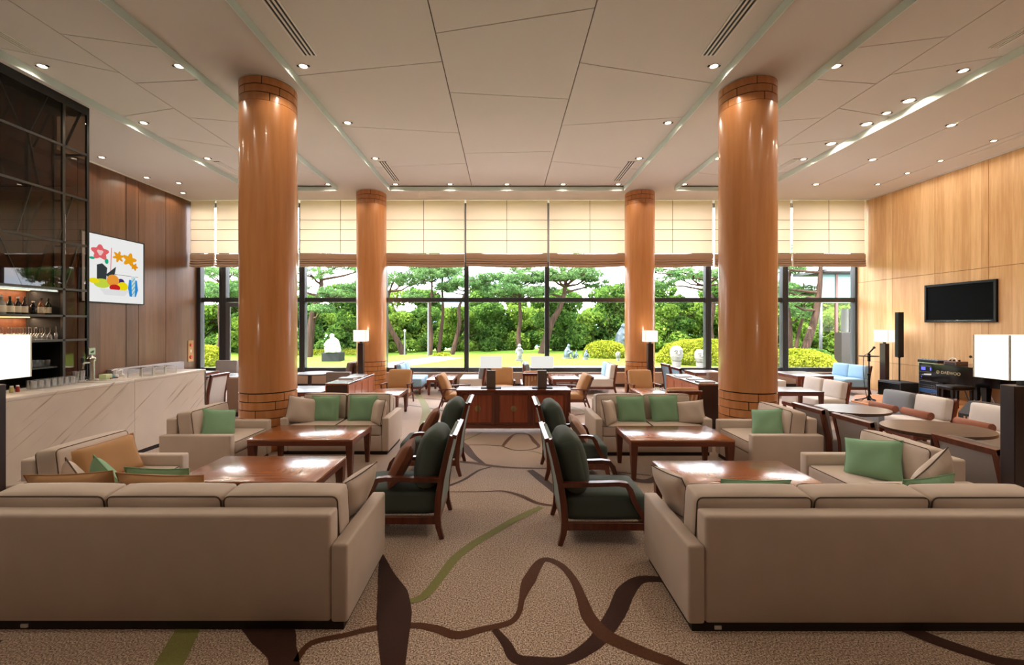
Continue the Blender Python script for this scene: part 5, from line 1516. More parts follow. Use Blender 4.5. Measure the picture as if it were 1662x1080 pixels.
# ------------------------------------------------------------------ stage corner by the maple wall
M['stagewood'] = wood('orange stage boards', srgb(168, 104, 56), srgb(196, 132, 78), 0.4, 'x', 0.8)
t = thing('low_stage', 'low wooden stage with a rounded grey edge beside the maple wall', 'stage', (8.95, 7.0, 0))
poly = []
x0, x1, ya, yb2, rr = 7.50 - 8.95, XR - 0.005 - 8.95, 3.0 - 7, 9.95 - 7, 0.75
poly = [(x1, ya), (x1, 10.15 - 7), (x0 + rr + 0.4, 10.15 - 7)] + [(x0 + rr - rr * math.sin(a), 10.15 - 7 - rr + rr * math.cos(a)) for a in [PI / 2 * k / 8 for k in range(9)]] + [(x0, ya)]
B().prism(poly, 0, 0.12).obj('riser', M['greyfab'], t, 30)
# deck boards
nb = 9
for k in range(nb):
    a = ya + (yb2 + 0.2 - ya) * k / nb; b = ya + (yb2 + 0.2 - ya) * (k + 1) / nb
    ins = lambda y: x0 if y < 10.15 - 7 - rr else x0 + rr - math.sqrt(max(0, rr * rr - (y - (10.15 - 7 - rr)) ** 2))
    B().prism([(ins(a) + 0.01, a + 0.003), (x1, a + 0.003), (x1, b - 0.003), (ins(b) + 0.01, b - 0.003)], 0.12, 0.15).obj('deck_board', M['stagewood'], t, 0)
ZS = 0.15
# microphone stand
x, y = 7.79, 9.22
t = thing('microphone_stand', 'black microphone stand with a small tray on the stage edge', 'microphone stand', (x, y, ZS))
for k in range(3):
    a = 2 * PI * k / 3 + 0.4
    B().tube([(0, 0, 0.10), (0.10 * math.cos(a), 0.10 * math.sin(a), 0.05), (0.24 * math.cos(a), 0.24 * math.sin(a), 0.012)], [0.016, 0.014, 0.012], 8).obj('leg', M['black'], t)
B().lathe([(0.035, 0.03), (0.04, 0.10), (0.02, 0.14), (0.02, 0.55), (0.028, 0.555), (0.028, 0.60), (0.012, 0.605), (0.012, 1.0)], 14).obj('pole', M['black'], t)
B().box(-0.02, 0.02, -0.02, 0.02, 0.86, 1.03, 0.004, 1).obj('clamp', M['black'], t, 0)
B().prism([(0.20 * math.cos(a) * (1.0), 0.13 * math.sin(a)) for a in [2 * PI * k / 20 for k in range(20)]], 0.965, 0.985).obj('tray', M['black'], t, 30)
m_ = B().tube([(-0.02, 0, 1.02), (0.0, -0.02, 1.06), (0.05, -0.05, 1.14)], [0.012, 0.014, 0.016], 10).obj('microphone', M['black'], t)
B().lathe([(0.001, -0.03), (0.022, -0.018), (0.026, 0.0), (0.022, 0.018), (0.001, 0.03)], 12, (0.06, -0.056, 1.16)).obj('grille', M['darkmetal'], m_)
B().tube([(-0.03, 0, 1.03), (-0.13, -0.02, 0.98), (-0.15, -0.03, 0.7), (-0.12, -0.02, 0.4), (-0.05, 0, 0.1), (-0.12, 0.05, 0.008), (-0.22, 0.12, 0.008)], 0.006, 6).obj('cable', M['blackmatt'], t)
# column speaker on its subwoofer
x, y = 9.72, 10.62
t = thing('subwoofer', 'black subwoofer box on the floor carrying the column speaker', 'speaker', (x, y, 0))
B().box(-0.26, 0.26, -0.32, 0.32, 0.03, 0.40, 0.015, 2).obj('cabinet', M['blackmatt'], t)
B().box(-0.268, -0.26, -0.29, 0.29, 0.06, 0.37, 0.003, 1).obj('grille', M['black'], t, 0)
for sx in (-1, 1):
    for sy in (-1, 1):
        B().lathe([(0.025, 0), (0.025, 0.03)], 10, (sx * 0.2, sy * 0.25, 0)).obj('foot', M['blackmatt'], t)
t = thing('column_speaker', 'slim black column speaker on a thin pole beside the wall lamp', 'speaker', (x, y, 0.40))
B().tube([(0, 0, 0), (0, 0, 0.62)], 0.018, 10).tube([(0, 0, 0.6), (0, 0, 1.1)], 0.014, 10).obj('pole', M['blackmatt'], t)
B().lathe([(0.03, 0.58), (0.03, 0.64)], 10).obj('collar', M['black'], t)
B().box(-0.065, 0.065, -0.055, 0.055, FZ(580, y) - 0.40, FZ(507, y) - 0.40, 0.006, 1).obj('cabinet', M['blackmatt'], t, 0)
B().box(-0.070, -0.065, -0.045, 0.045, FZ(578, y) - 0.40, FZ(509, y) - 0.40).obj('grille', M['black'], t, 0)
# equipment rack
t = thing('equipment_rack', 'silver edged audio rack with blue lit devices beside the piano', 'audio rack', (9.93, 9.91, ZS))
rw, rh = 0.245, 0.77
B().box(-0.17, 0.17, -rw, rw, 0.02, rh, 0.004, 1).obj('case', M['blackmatt'], t, 0)
c = B()
for q in ((-rw, -rw + 0.018, 0.0, rh), (rw - 0.018, rw, 0.0, rh), (-rw + 0.018, rw - 0.018, 0.0, 0.022), (-rw + 0.018, rw - 0.018, rh - 0.018, rh)):
    c.box(-0.188, -0.168, *q, 0.002, 1)
c.obj('edge_profile', M['steel'], t, 0)
M['bluelcd'] = emit('violet display', srgb(110, 110, 255), 1.6)
M['bluedev'] = plain('blue steel faceplate', srgb(40, 84, 140), 0.3, metal=0.3)
z = 0.04
for k, (h, mat) in enumerate(((0.05, 'steelgrey'), (0.085, 'blue'), (0.045, 'black'), (0.045, 'black'), (0.085, 'black'), (0.045, 'black'), (0.085, 'black'), (0.085, 'black'), (0.13, 'black'))):
    u = B().box(-0.182, -0.165, -rw + 0.02, rw - 0.02, z, z + h - 0.006, 0.002, 1).obj('device', M['bluedev'] if mat == 'blue' else M['black'], t, 0)
    B().box(-0.186, -0.182, -rw + 0.03, rw - 0.03, z + h - 0.014, z + h - 0.010).obj('trim_line', M['steel'], u, 0)
    if k in (6, 8):
        for yy in (-0.13, 0.08):
            B().box(-0.185, -0.182, yy, yy + 0.10, z + 0.03, z + h - 0.03).obj('display', M['bluelcd'], u, 0)
    for q in range(3):
        c = B(); c.tube([(-0.182, -0.18 + 0.05 * q, z + h * 0.4), (-0.192, -0.18 + 0.05 * q, z + h * 0.4)], 0.008, 8); c.obj('knob', M['steel'], u)
    z += h
t = thing('audio_mixer', 'low black mixing desk lying on the audio rack', 'mixer', (9.93, 9.93, ZS + rh))
B().box(-0.20, 0.19, -0.24, 0.24, 0, 0.06, 0.008, 1).obj('body', M['black'], t)
B().box(-0.19, 0.10, -0.22, 0.22, 0.06, 0.068).obj('panel', M['bluedev'], t, 0)
for k in range(6):
    B().box(-0.15, -0.12, -0.19 + 0.07 * k, -0.17 + 0.07 * k, 0.068, 0.082).obj('fader', M['steel'], t, 0)
# grand piano: straight side with the gold name towards the room, tail towards the camera end of the stage
t = thing('grand_piano', 'glossy black grand piano with a gold name on its side', 'piano', (9.64, 8.45, ZS))
ol = [(0.47, -1.10), (0.47, 0.80), (-0.49, 0.80), (-0.49, -0.15), (-0.44, -0.35), (-0.32, -0.52), (-0.20, -0.66), (-0.14, -0.84), (-0.08, -1.02), (0.04, -1.14), (0.18, -1.20), (0.34, -1.18)]
B().prism(ol, 0.44, 0.78).obj('rim', M['piano'], t, 30)
B().prism([(p * 1.02, q * 1.01) for p, q in ol], 0.78, 0.805).obj('lid', M['piano'], t, 30)
B().box(-0.49, 0.47, 0.80, 1.02, 0.44, 0.56, 0.01, 1).obj('key_bed', M['piano'], t, 0)
B().box(-0.45, 0.43, 0.82, 1.0, 0.56, 0.572).obj('keys', M['capw'], t, 0)
for px, py in ((-0.36, 0.68), (0.36, 0.68), (0.14, -0.85), (-0.34, -0.12)):
    B().frustum((px, py, 0.05), (0.035, 0.035), (px, py, 0.44), (0.055, 0.055)).lathe([(0.03, 0), (0.035, 0.02), (0.03, 0.05)], 12, (px, py, 0)).obj('leg', M['black'], t, 0)
ly = B().box(-0.20, 0.06, -0.46, -0.36, 0.04, 0.10, 0.006, 1).box(-0.16, -0.13, -0.43, -0.39, 0.10, 0.44).box(-0.01, 0.02, -0.43, -0.39, 0.10, 0.44).obj('pedal_lyre', M['black'], t, 0)
for k in range(3):
    B().tube([(-0.13 + 0.06 * k, -0.41, 0.10), (-0.13 + 0.06 * k, -0.41, 0.44)], 0.007, 6).obj('pedal_rod', M['brass'], ly)
B().tube([(-0.22, -0.26, 0.08), (-0.02, -0.40, 0.42)], 0.008, 6).obj('pedal_rod', M['brass'], ly)
# gold lettering on the straight side
fc = bpy.data.curves.new('lettering', 'FONT'); fc.body = 'DAEWOO'; fc.size = 0.085; fc.extrude = 0.001; fc.align_x = 'CENTER'; fc.align_y = 'CENTER'
M['gold'] = plain('gold lettering', srgb(196, 180, 144), 0.4, metal=0.3)
fc.materials.append(M['gold'])
_tmp = bpy.data.objects.new('lettering', fc); COL.objects.link(_tmp)
bpy.context.view_layer.update()
_me = bpy.data.meshes.new_from_object(_tmp.evaluated_get(bpy.context.evaluated_depsgraph_get()))
bpy.data.objects.remove(_tmp)
lo = bpy.data.objects.new('lettering', _me); COL.objects.link(lo); lo.parent = t
lo.location = (-0.4915, 0.40, 0.645); lo.rotation_euler = (PI / 2, 0, -PI / 2)
B().loop([(-0.4915, 0.66 + 0.03 * math.cos(q), 0.645 + 0.03 * math.sin(q)) for q in [2 * PI * k / 16 for k in range(16)]], 0.004, 5).obj('ring_emblem', M['gold'], t)
B().lathe([(0.001, -0.01), (0.01, 0), (0.001, 0.01)], 8, (-0.4915, 0.66, 0.645)).obj('emblem_dot', M['gold'], t)
# things on the piano
t = thing('turntable_deck', 'small beige and brown tape deck on the tail of the piano', 'tape deck', (9.50, 9.08, ZS + 0.805), 0.1)
B().box(-0.14, 0.14, -0.12, 0.12, 0, 0.07, 0.006, 1).obj('body', plain('beige brown case', srgb(120, 92, 80), 0.5), t)
B().box(-0.145, -0.139, -0.09, 0.09, 0.01, 0.05).obj('face', M['darkwood'], t, 0)
B().tube([(-0.10, -0.1, 0.07), (-0.08, -0.06, 0.13), (-0.05, 0.03, 0.14), (-0.06, 0.10, 0.075)], 0.008, 6).obj('arm_loop', M['capw'], t)
for yy in (-0.08, 0.02, 0.09):
    B().lathe([(0.018, 0), (0.018, 0.03), (0.012, 0.035)], 12, (-0.02, yy, 0.07)).obj('knob', M['darkwood'], t)
t = thing('gooseneck_microphone', 'small black gooseneck microphone rising over the piano', 'microphone', (9.42, 8.60, ZS + 0.805))
B().lathe([(0.05, 0), (0.05, 0.012), (0.012, 0.02)], 14).obj('foot', M['black'], t)
B().tube([(0, 0, 0.01), (0.0, 0.0, 0.10), (-0.01, 0.03, 0.16), (-0.02, 0.08, 0.19)], 0.006, 6).obj('neck', M['black'], t)
B().lathe([(0.001, -0.03), (0.02, -0.015), (0.024, 0.0), (0.02, 0.016), (0.001, 0.028)], 12, (-0.022, 0.10, 0.195)).obj('head', M['blackmatt'], t)
# piano stool
t = thing('piano_stool', 'black padded stool standing under the side of the piano', 'stool', (8.72, 8.35, ZS))
B().cushion(0.44, 0.34, 0.08, 0.035, (0, 0, 0.012), M=Tm(0, 0, 0.43)).obj('seat', M['black'], t, 50)
for sx in (-1, 1):
    for sy in (-1, 1):
        B().frustum((sx * 0.18, sy * 0.13, 0), (0.016, 0.016), (sx * 0.18, sy * 0.13, 0.40), (0.022, 0.022)).obj('leg', M['black'], t, 0)
# floor monitor
t = thing('stage_monitor', 'dark wedge shaped stage monitor on the floor of the stage', 'speaker', (8.10, 7.25, ZS), R(95))
prof = [(-0.19, 0), (0.19, 0), (0.19, 0.12), (-0.02, 0.32), (-0.19, 0.32)]
c = B()
a = [c.bm.verts.new((-0.27, y_, z_)) for y_, z_ in prof]; b = [c.bm.verts.new((0.27, y_, z_)) for y_, z_ in prof]
c.bm.faces.new(a); c.bm.faces.new(b[::-1])
for k in range(5): c.bm.faces.new((a[k], b[k], b[(k + 1) % 5], a[(k + 1) % 5]))
c.obj('cabinet', plain('dark grey monitor', srgb(52, 48, 46), 0.7), t, 0)
B().box(-0.25, 0.25, 0.188, 0.196, 0.01, 0.115).obj('front_panel', M['blackmatt'], t, 0)
for k in range(2):
    B().box(0.10 + 0.05 * k, 0.13 + 0.05 * k, 0.194, 0.199, 0.04, 0.08).obj('socket', M['steel'], t, 0)
# loose cables hanging under the piano
for q, (pts, mm, lb) in enumerate((([(9.9, 8.9, ZS + 0.46), (9.92, 8.8, ZS + 0.2), (9.85, 8.65, ZS + 0.012), (9.7, 8.5, ZS + 0.012)], 'capw', 'white cable trailing under the piano'),
                                   ([(9.8, 9.25, ZS + 0.4), (9.75, 9.1, ZS + 0.15), (9.7, 9.0, ZS + 0.012), (9.6, 8.8, ZS + 0.012)], 'blackmatt', 'black cable trailing under the piano'))):
    tag(B().tube(pts, 0.009, 6).obj('cable', M[mm]), lb, 'cable')
# television set into the maple wall
t = thing('television', 'large black flat television recessed in the maple wall', 'television', (XR - 0.003, 9.64, 2.27))
za, zb = FZ(523, 8.9) - 2.27, FZ(453, 8.9) - 2.27
hy2 = 0.76
B().box(-0.02, 0.0, -hy2, hy2, za, zb).obj('niche', M['blackmatt'], t, 0)
c = B()
for q in ((-hy2, -hy2 + 0.05, za, zb), (hy2 - 0.05, hy2, za, zb), (-hy2 + 0.05, hy2 - 0.05, za, za + 0.06), (-hy2 + 0.05, hy2 - 0.05, zb - 0.05, zb)):
    c.box(-0.05, 0.0, *q, 0.004, 1)
c.obj('bezel', M['black'], t, 0)
B().box(-0.034, -0.03, -hy2 + 0.05, hy2 - 0.05, za + 0.06, zb - 0.05).obj('screen', plain('dark screen', srgb(4, 4, 5), 0.5, spec=0.03, var=0.02), t, 0)
B().box(-0.054, -0.05, -hy2 + 0.08, hy2 - 0.08, za + 0.030, za + 0.036).obj('silver_line', M['steel'], t, 0)
B().box(-0.055, -0.05, -0.03, 0.03, za + 0.042, za + 0.052).obj('badge', M['steel'], t, 0)
# ------------------------------------------------------------------ the garden outside
def grassmat(name, c1, c2, scale=6):
    m, n, o = newmat(name)
    p = principled(n, o, 0.9, 0, 0.1)
    v = coords(n)
    a = N(n, 'TexNoise', Scale=float(scale), Detail=6.0); n.links.new(v, a.inputs['Vector'])
    b = N(n, 'TexNoise', Scale=0.35, Detail=3.0); n.links.new(v, b.inputs['Vector'])
    ad = N(n, 'Math', operation='MULTIPLY_ADD'); ad.inputs[1].default_value = 0.5; ad.inputs[2].default_value = 0.0
    n.links.new(a.outputs['Fac'], ad.inputs[0])
    a2 = N(n, 'Math', operation='MULTIPLY_ADD'); a2.inputs[1].default_value = 0.5
    n.links.new(b.outputs['Fac'], a2.inputs[0]); n.links.new(ad.outputs[0], a2.inputs[2])
    rp = N(n, 'ValToRGB'); rp.color_ramp.elements[0].position = 0.36; rp.color_ramp.elements[0].color = c1
    rp.color_ramp.elements[1].position = 0.64; rp.color_ramp.elements[1].color = c2
    n.links.new(a2.outputs[0], rp.inputs['Fac']); n.links.new(rp.outputs['Color'], p.inputs['Base Color'])
    return m
M['lawn'] = grassmat('lawn', srgb(72, 104, 26), srgb(100, 126, 42))
M['forest_floor'] = grassmat('forest floor', srgb(44, 62, 24), srgb(70, 92, 36), 2)
def leafmat(name, c1, c2, share=0.35, scale=1.2):
    m, n, o = newmat(name)
    v = coords(n)
    a = N(n, 'TexNoise', Scale=float(scale), Detail=5.0, Roughness=0.7); n.links.new(v, a.inputs['Vector'])
    f = N(n, 'TexNoise', Scale=14.0, Detail=1.0); n.links.new(v, f.inputs['Vector'])
    ad = N(n, 'Math', operation='MULTIPLY_ADD'); ad.inputs[1].default_value = 0.7; ad.inputs[2].default_value = -0.35
    n.links.new(f.outputs['Fac'], ad.inputs[0])
    a2 = N(n, 'Math', operation='ADD'); n.links.new(ad.outputs[0], a2.inputs[0]); n.links.new(a.outputs['Fac'], a2.inputs[1])
    rp = N(n, 'ValToRGB'); rp.color_ramp.elements[0].position = 0.32; rp.color_ramp.elements[0].color = c1
    rp.color_ramp.elements[1].position = 0.68; rp.color_ramp.elements[1].color = c2
    n.links.new(a2.outputs[0], rp.inputs['Fac'])
    d = N(n, 'BsdfDiffuse'); n.links.new(rp.outputs['Color'], d.inputs['Color'])
    t_ = N(n, 'BsdfTranslucent'); n.links.new(rp.outputs['Color'], t_.inputs['Color'])
    mx = N(n, 'MixShader', Fac=share); n.links.new(d.outputs[0], mx.inputs[1]); n.links.new(t_.outputs[0], mx.inputs[2])
    n.links.new(mx.outputs[0], o.inputs['Surface'])
    return m
M['pine'] = leafmat('pine needles', srgb(50, 82, 46), srgb(104, 134, 82))
M['leaf1'] = leafmat('broad leaves', srgb(52, 84, 30), srgb(124, 150, 62))
M['leaf2'] = leafmat('dark broad leaves', srgb(34, 62, 28), srgb(92, 122, 54))
M['hedge'] = leafmat('clipped yellow green hedge', srgb(88, 100, 24), srgb(138, 144, 48), 0.3)
M['bark'] = wood('pine bark', srgb(34, 25, 20), srgb(72, 56, 46), 0.95, 'z', 0.7, spec=0.1)
M['stone'] = plain('grey granite', srgb(92, 94, 92), 0.8, var=0.25, scale=10, bump=0.3, bscale=40)
M['whitestone'] = plain('white marble figure', srgb(150, 150, 146), 0.6, var=0.06)
M['bronzefig'] = plain('bluish bronze figure', srgb(66, 80, 86), 0.5, metal=0.3, var=0.2)
M['gravel'] = plain('pale gravel', srgb(170, 162, 150), 0.95, var=0.15, scale=30)

def gz(x, y):
    """height of the garden ground"""
    h = -0.10
    if y > 14: h += 0.22 * min(1, (y - 14) / 9)
    h += 0.10 * math.sin(x * 0.21 + 1.0) * min(1, max(0, (y - 15) / 8))
    if y > 27: h -= 0.05 * (y - 27)
    return h
V, Fc = [], []
xs = np.linspace(-45, 45, 61); ysn = np.concatenate([np.linspace(12.6, 30, 36), np.linspace(32, 90, 14)])
for y in ysn:
    for x in xs: V.append((x, y, gz(x, y)))
nx = len(xs)
for j in range(len(ysn) - 1):
    for i in range(nx - 1):
        q = j * nx + i
        Fc.append((q, q + 1, q + nx + 1, q + nx))
lawn = raw('ground_lawn', V, Fc, M['lawn'], smooth=True)
lawn['kind'] = 'structure'
def strip_path(pts, wd, name):
    V, Fc = [], []
    for i, (x, y) in enumerate(pts):
        a, b = pts[max(i - 1, 0)], pts[min(i + 1, len(pts) - 1)]
        t_ = Vector((b[0] - a[0], b[1] - a[1])).normalized()
        for s_ in (-1, 1):
            px, py = x - t_.y * s_ * wd, y + t_.x * s_ * wd
            V.append((px, py, gz(px, py) + 0.015))
    for i in range(len(pts) - 1): Fc.append((2 * i, 2 * i + 1, 2 * i + 3, 2 * i + 2))
    o = raw(name, V, Fc, M['gravel']); o['kind'] = 'structure'
V, Fc = [], []
tx = np.linspace(-30, 20, 26)
for y in (12.64, 14.0, 15.3, 16.5):
    for x in tx: V.append((x, y, gz(x, y) + 0.012))
for j in range(3):
    for i in range(25):
        q = j * 26 + i
        Fc.append((q, q + 1, q + 27, q + 26))
raw('ground_bounce_terrace', V, Fc, plain('pale light bounce stone', srgb(172, 165, 158), 0.8, var=0.06, scale=2), smooth=True)['kind'] = 'structure'  # unseen terrace, added to bounce neutral sunlight onto ceiling and blinds
strip_path([(x, 17.5 + 0.3 * math.sin(x * 0.5)) for x in np.linspace(-30, 9, 40)], 0.38, 'ground_path')
strip_path([(-6.5 + 0.28 * k, 16.5 + 0.42 * k) for k in range(14)], 0.9, 'ground_path')

def rand_dirs(n):
    d = RNG.normal(size=(n, 3)); return d / np.linalg.norm(d, axis=1, keepdims=True)
def leaf_quads(C, size, aspect=0.5, up=0.0):
    """one small quad per centre, random attitude"""
    n = len(C)
    u = rand_dirs(n); v0 = rand_dirs(n)
    if up: u[:, 2] *= (1 - up); u /= np.linalg.norm(u, axis=1, keepdims=True)
    v = np.cross(u, v0); v /= np.linalg.norm(v, axis=1, keepdims=True) + 1e-9
    s = size * RNG.uniform(0.6, 1.3, size=(n, 1))
    u = u * s; v = v * s * aspect
    return np.stack([C - u - v * 0.4, C + v, C + u - v * 0.4, C - v], axis=1)
def blob_points(n, c, r, shell=0.55):
    d = rand_dirs(n); k = RNG.uniform(shell, 1.0, size=(n, 1)) ** 0.6
    return np.array(c) + d * k * np.array(r)

def trunk_tube(c, pts, r0, r1):
    n = len(pts)
    c.tube(pts, [r0 + (r1 - r0) * i / (n - 1) for i in range(n)], 9)

def pine(label, x, y, trunk, crown, r=0.14, dens=1.0, group='pine trees on the lawn'):
    """trunk: list of (dx, dz) offsets; crown: list of pads (dx, dy, dz, rx, rz)"""
    t = thing('pine_tree', label, 'tree', (x, y, gz(x, y) - 0.05), 0, group)
    c = B()
    P = [Vector((dx, 0.05 * math.sin(i), dz)) for i, (dx, dz) in enumerate(trunk)]
    Q = []
    for i in range(len(P) - 1):
        for k in range(4):
            p0, p1, p2, p3 = P[max(i - 1, 0)], P[i], P[i + 1], P[min(i + 2, len(P) - 1)]; s_ = k / 4
            Q.append(0.5 * (2 * p1 + (p2 - p0) * s_ + (2 * p0 - 5 * p1 + 4 * p2 - p3) * s_ ** 2 + (3 * p1 - p0 - 3 * p2 + p3) * s_ ** 3))
    Q.append(P[-1])
    trunk_tube(c, Q, r, r * 0.35)
    c.obj('trunk', M['bark'], t, 60)
    c = B(); L = []
    for (dx, dy, dz, rx, rz) in crown:
        # a limb from the trunk to the pad, with side twigs
        att = min(Q, key=lambda p: abs(p.z - (dz - 0.35 * rx - 0.2)) + 0.2 * abs(p.x - dx))
        e = Vector((dx, dy, dz - rz * 0.3))
        mid = (att + e) / 2 + Vector((0, 0, -0.05 + 0.12 * random.uniform(-1, 1)))
        c.tube([att, mid, e], [r * 0.34, r * 0.26, r * 0.12], 6)
        for k in range(6):
            a = random.uniform(0, 2 * PI)
            tip = e + Vector((math.cos(a) * rx * 0.8, math.sin(a) * rx * 0.7, random.uniform(-0.05, 0.25) * rz))
            m2 = (e + tip) / 2 + Vector((0, 0, 0.06 * random.uniform(-1, 1)))
            c.tube([mid.lerp(e, 0.5), m2, tip], [r * 0.13, r * 0.09, r * 0.04], 5)
        # needle tufts: small clumps within the flat pad
        nt_ = int(40 * dens * rx * 1.6)
        ctr = blob_points(nt_, (dx, dy, dz), (rx, rx * 0.8, rz), 0.35)
        for q in ctr:
            L.append(leaf_quads(blob_points(int(26 * dens), q, (0.20, 0.20, 0.10), 0.2), 0.085, 0.22, 0.2))
    c.obj('branches', M['bark'], t, 60)
    o = quads('needles', np.concatenate(L), M['pine'], t); o['kind'] = 'stuff'
    return t

def broadleaf(label, loc, H, Rr, mat, n=9000, seed=1, group='broadleaf trees behind the lawn', size=0.13):
    t = thing('broadleaf_tree', label, 'tree', loc, random.uniform(0, 6), group)
    c = B()
    rr = random.Random(seed)
    trunk_tube(c, [(0, 0, -0.3), (0.08, 0.05, H * 0.25), (-0.05, 0.1, H * 0.5), (0.1, 0, H * 0.75)], 0.13, 0.05)
    for k in range(7):
        a = rr.uniform(0, 2 * PI); z = rr.uniform(0.15, 0.6) * H
        c.tube([(0, 0, z), (math.cos(a) * Rr * 0.4, math.sin(a) * Rr * 0.4, z + 0.15 * H), (math.cos(a) * Rr * 0.8, math.sin(a) * Rr * 0.8, z + 0.24 * H)], [0.06, 0.04, 0.02], 6)
    c.obj('trunk', M['bark'], t, 60)
    L = []
    nb_ = 26
    for k in range(nb_):
        a = rr.uniform(0, 2 * PI); z = rr.uniform(0.10, 0.95); rad = Rr * (1 - 0.45 * abs(z - 0.4)) * rr.uniform(0.3, 0.95)
        br = rr.uniform(0.22, 0.4) * Rr
        L.append(blob_points(n // nb_, (math.cos(a) * rad, math.sin(a) * rad, z * H), (br, br, br * 0.8), 0.5))
    o = quads('foliage', leaf_quads(np.concatenate(L), size, 0.62), mat, t); o['kind'] = 'stuff'
    return t

def gpos(px, py, D): return FX(px, D)
# pines, as seen through the panes (base pixel -> lawn)
gp = 'pine trees on the lawn'
def padring(n, rx, z, R0, rz=0.32, ph=0.0, cx=0.0):
    return [(cx + R0 * math.cos(2 * PI * k / n + ph), R0 * 0.8 * math.sin(2 * PI * k / n + ph), z + random.uniform(-0.15, 0.15), rx * random.uniform(0.8, 1.15), rz) for k in range(n)]
D = 23.5
pine('broad pine with a thick bent trunk behind the white seated statue', FX(500, D), D, [(0, 0), (0.1, 1.2), (0.25, 2.4), (0.5, 3.2), (0.75, 4.0), (0.6, 5.0)],
     [(1.6, -0.3, 3.5, 1.1, 0.35), (2.6, 0.2, 3.9, 1.0, 0.3), (0.4, -0.5, 4.6, 1.2, 0.4), (1.6, 0.4, 5.2, 1.3, 0.4), (-0.9, 0.1, 4.0, 1.0, 0.35), (3.2, -0.2, 4.9, 0.9, 0.3), (-0.6, 0.2, 5.6, 1.1, 0.4), (0.9, 0.0, 6.2, 1.1, 0.4), (1.0, -0.6, 2.7, 0.7, 0.25)], 0.24)
pine('slim pine with a straight trunk beside the garden lamp post', FX(698, D), D, [(0, 0), (0.05, 1.2), (-0.05, 2.4), (0.1, 3.6), (0.0, 5.2)],
     padring(4, 0.8, 4.4, 0.9) + padring(4, 0.75, 5.2, 0.7, ph=0.8) + [(-0.9, 0, 3.3, 0.6, 0.25), (0.9, 0.2, 3.8, 0.7, 0.25)], 0.13)
pine('second slim pine close behind the garden lamp post', FX(708, D), D + 0.8, [(0, 0), (0.15, 1.4), (0.25, 2.6), (0.2, 4.0), (0.35, 5.4)],
     padring(4, 0.8, 4.9, 0.8, ph=0.4) + [(0.9, 0.2, 4.0, 0.7, 0.25), (-0.6, 0.2, 5.6, 0.8, 0.3)], 0.12)
pine('crooked pine leaning out beside the window mullion next to the lamp post', FX(733, D), D, [(0, 0), (0.25, 0.9), (0.42, 1.8), (0.4, 2.6), (0.7, 3.3), (1.0, 3.9)],
     padring(4, 0.75, 4.1, 0.8, cx=0.9) + [(-0.3, 0, 3.7, 0.7, 0.25), (1.9, 0, 4.3, 0.7, 0.25)], 0.14)
pine('spreading pine with a reddish trunk behind the small standing figure', FX(843, D), D, [(0, 0), (-0.05, 1.0), (0.06, 2.0), (0.0, 3.0), (0.15, 3.8)],
     padring(6, 0.8, 3.5, 1.3, 0.28) + padring(5, 0.85, 4.2, 0.9, 0.3, 0.5) + [(0.1, 0, 4.7, 0.8, 0.3), (-1.9, 0.1, 3.7, 0.7, 0.22)], 0.15)
pine('big pine with a thick trunk leaning across the mullion beside the second table lamp', FX(880, D), D, [(0, 0), (0.25, 0.9), (0.5, 1.7), (0.9, 2.4), (1.15, 3.1), (1.3, 4.2)],
     padring(6, 0.95, 4.4, 1.3, 0.35, cx=1.3) + padring(4, 0.8, 5.1, 0.8, 0.3, 0.6, cx=1.4) + [(2.9, 0.2, 3.9, 0.9, 0.3), (0.1, 0.2, 3.5, 0.7, 0.25)], 0.24)
pine('old pine with long bare limbs behind the stone head', FX(1180, D), D + 1.5, [(0, 0), (-0.2, 1.6), (0.0, 3.0), (-0.4, 4.0), (-0.2, 5.4)],
     padring(5, 1.0, 4.6, 1.6, 0.35, cx=-0.5) + [(-3.0, 0, 4.2, 1.1, 0.35), (-2.2, 0.3, 5.1, 1.2, 0.4), (-4.0, 0.2, 5.0, 1.1, 0.35), (1.2, 0, 5.0, 1.1, 0.35)], 0.2)
D2_ = 19.5
pine('tall pine with a thick dark leaning trunk in front of the glass building', FX(1300, D2_), D2_, [(0, 0), (0.3, 1.0), (0.62, 2.0), (0.78, 3.0), (0.85, 4.2), (0.9, 5.6)],
     [(-0.9, 0.3, 3.6, 0.9, 0.3), (-1.4, 0.2, 4.6, 1.0, 0.35), (0.2, 0.5, 5.2, 1.1, 0.35), (-0.7, -0.3, 2.9, 0.7, 0.25), (-2.2, 0.3, 3.9, 0.8, 0.3)], 0.2)
pine('straight pine behind the yellow green hedge beside the glass building', FX(1281, D2_ + 2), D2_ + 2, [(0, 0), (0.05, 1.5), (-0.05, 3.0), (0.1, 5.0)],
     [(-0.8, 0.2, 3.2, 0.8, 0.28), (0.8, 0.4, 2.4, 0.8, 0.28), (0.2, 0.3, 4.6, 1.0, 0.35), (1.2, 0.2, 3.6, 0.8, 0.28)], 0.15)
pine('pale stemmed pine between the leaning pine and the glass building', FX(1290, D2_ + 5), D2_ + 5, [(0, 0), (0.2, 1.2), (0.55, 2.6), (0.5, 4.2)],
     padring(4, 0.9, 3.4, 1.0, 0.3), 0.12)
pine('pine behind the glazed door on the bar side', FX(352, 24), 24.0, [(0, 0), (0.2, 1.2), (0.1, 2.6), (0.4, 4.0)],
     padring(5, 0.9, 3.8, 1.2, 0.3) + padring(4, 0.8, 4.8, 0.8, 0.3), 0.15)
pine('bent pine beside the slender bar side column', FX(648, D), D + 1.0, [(0, 0), (-0.3, 0.7), (-0.75, 1.5), (-1.0, 2.4), (-0.8, 3.6)],
     padring(5, 0.9, 4.2, 1.2, 0.32, cx=-0.6), 0.2)

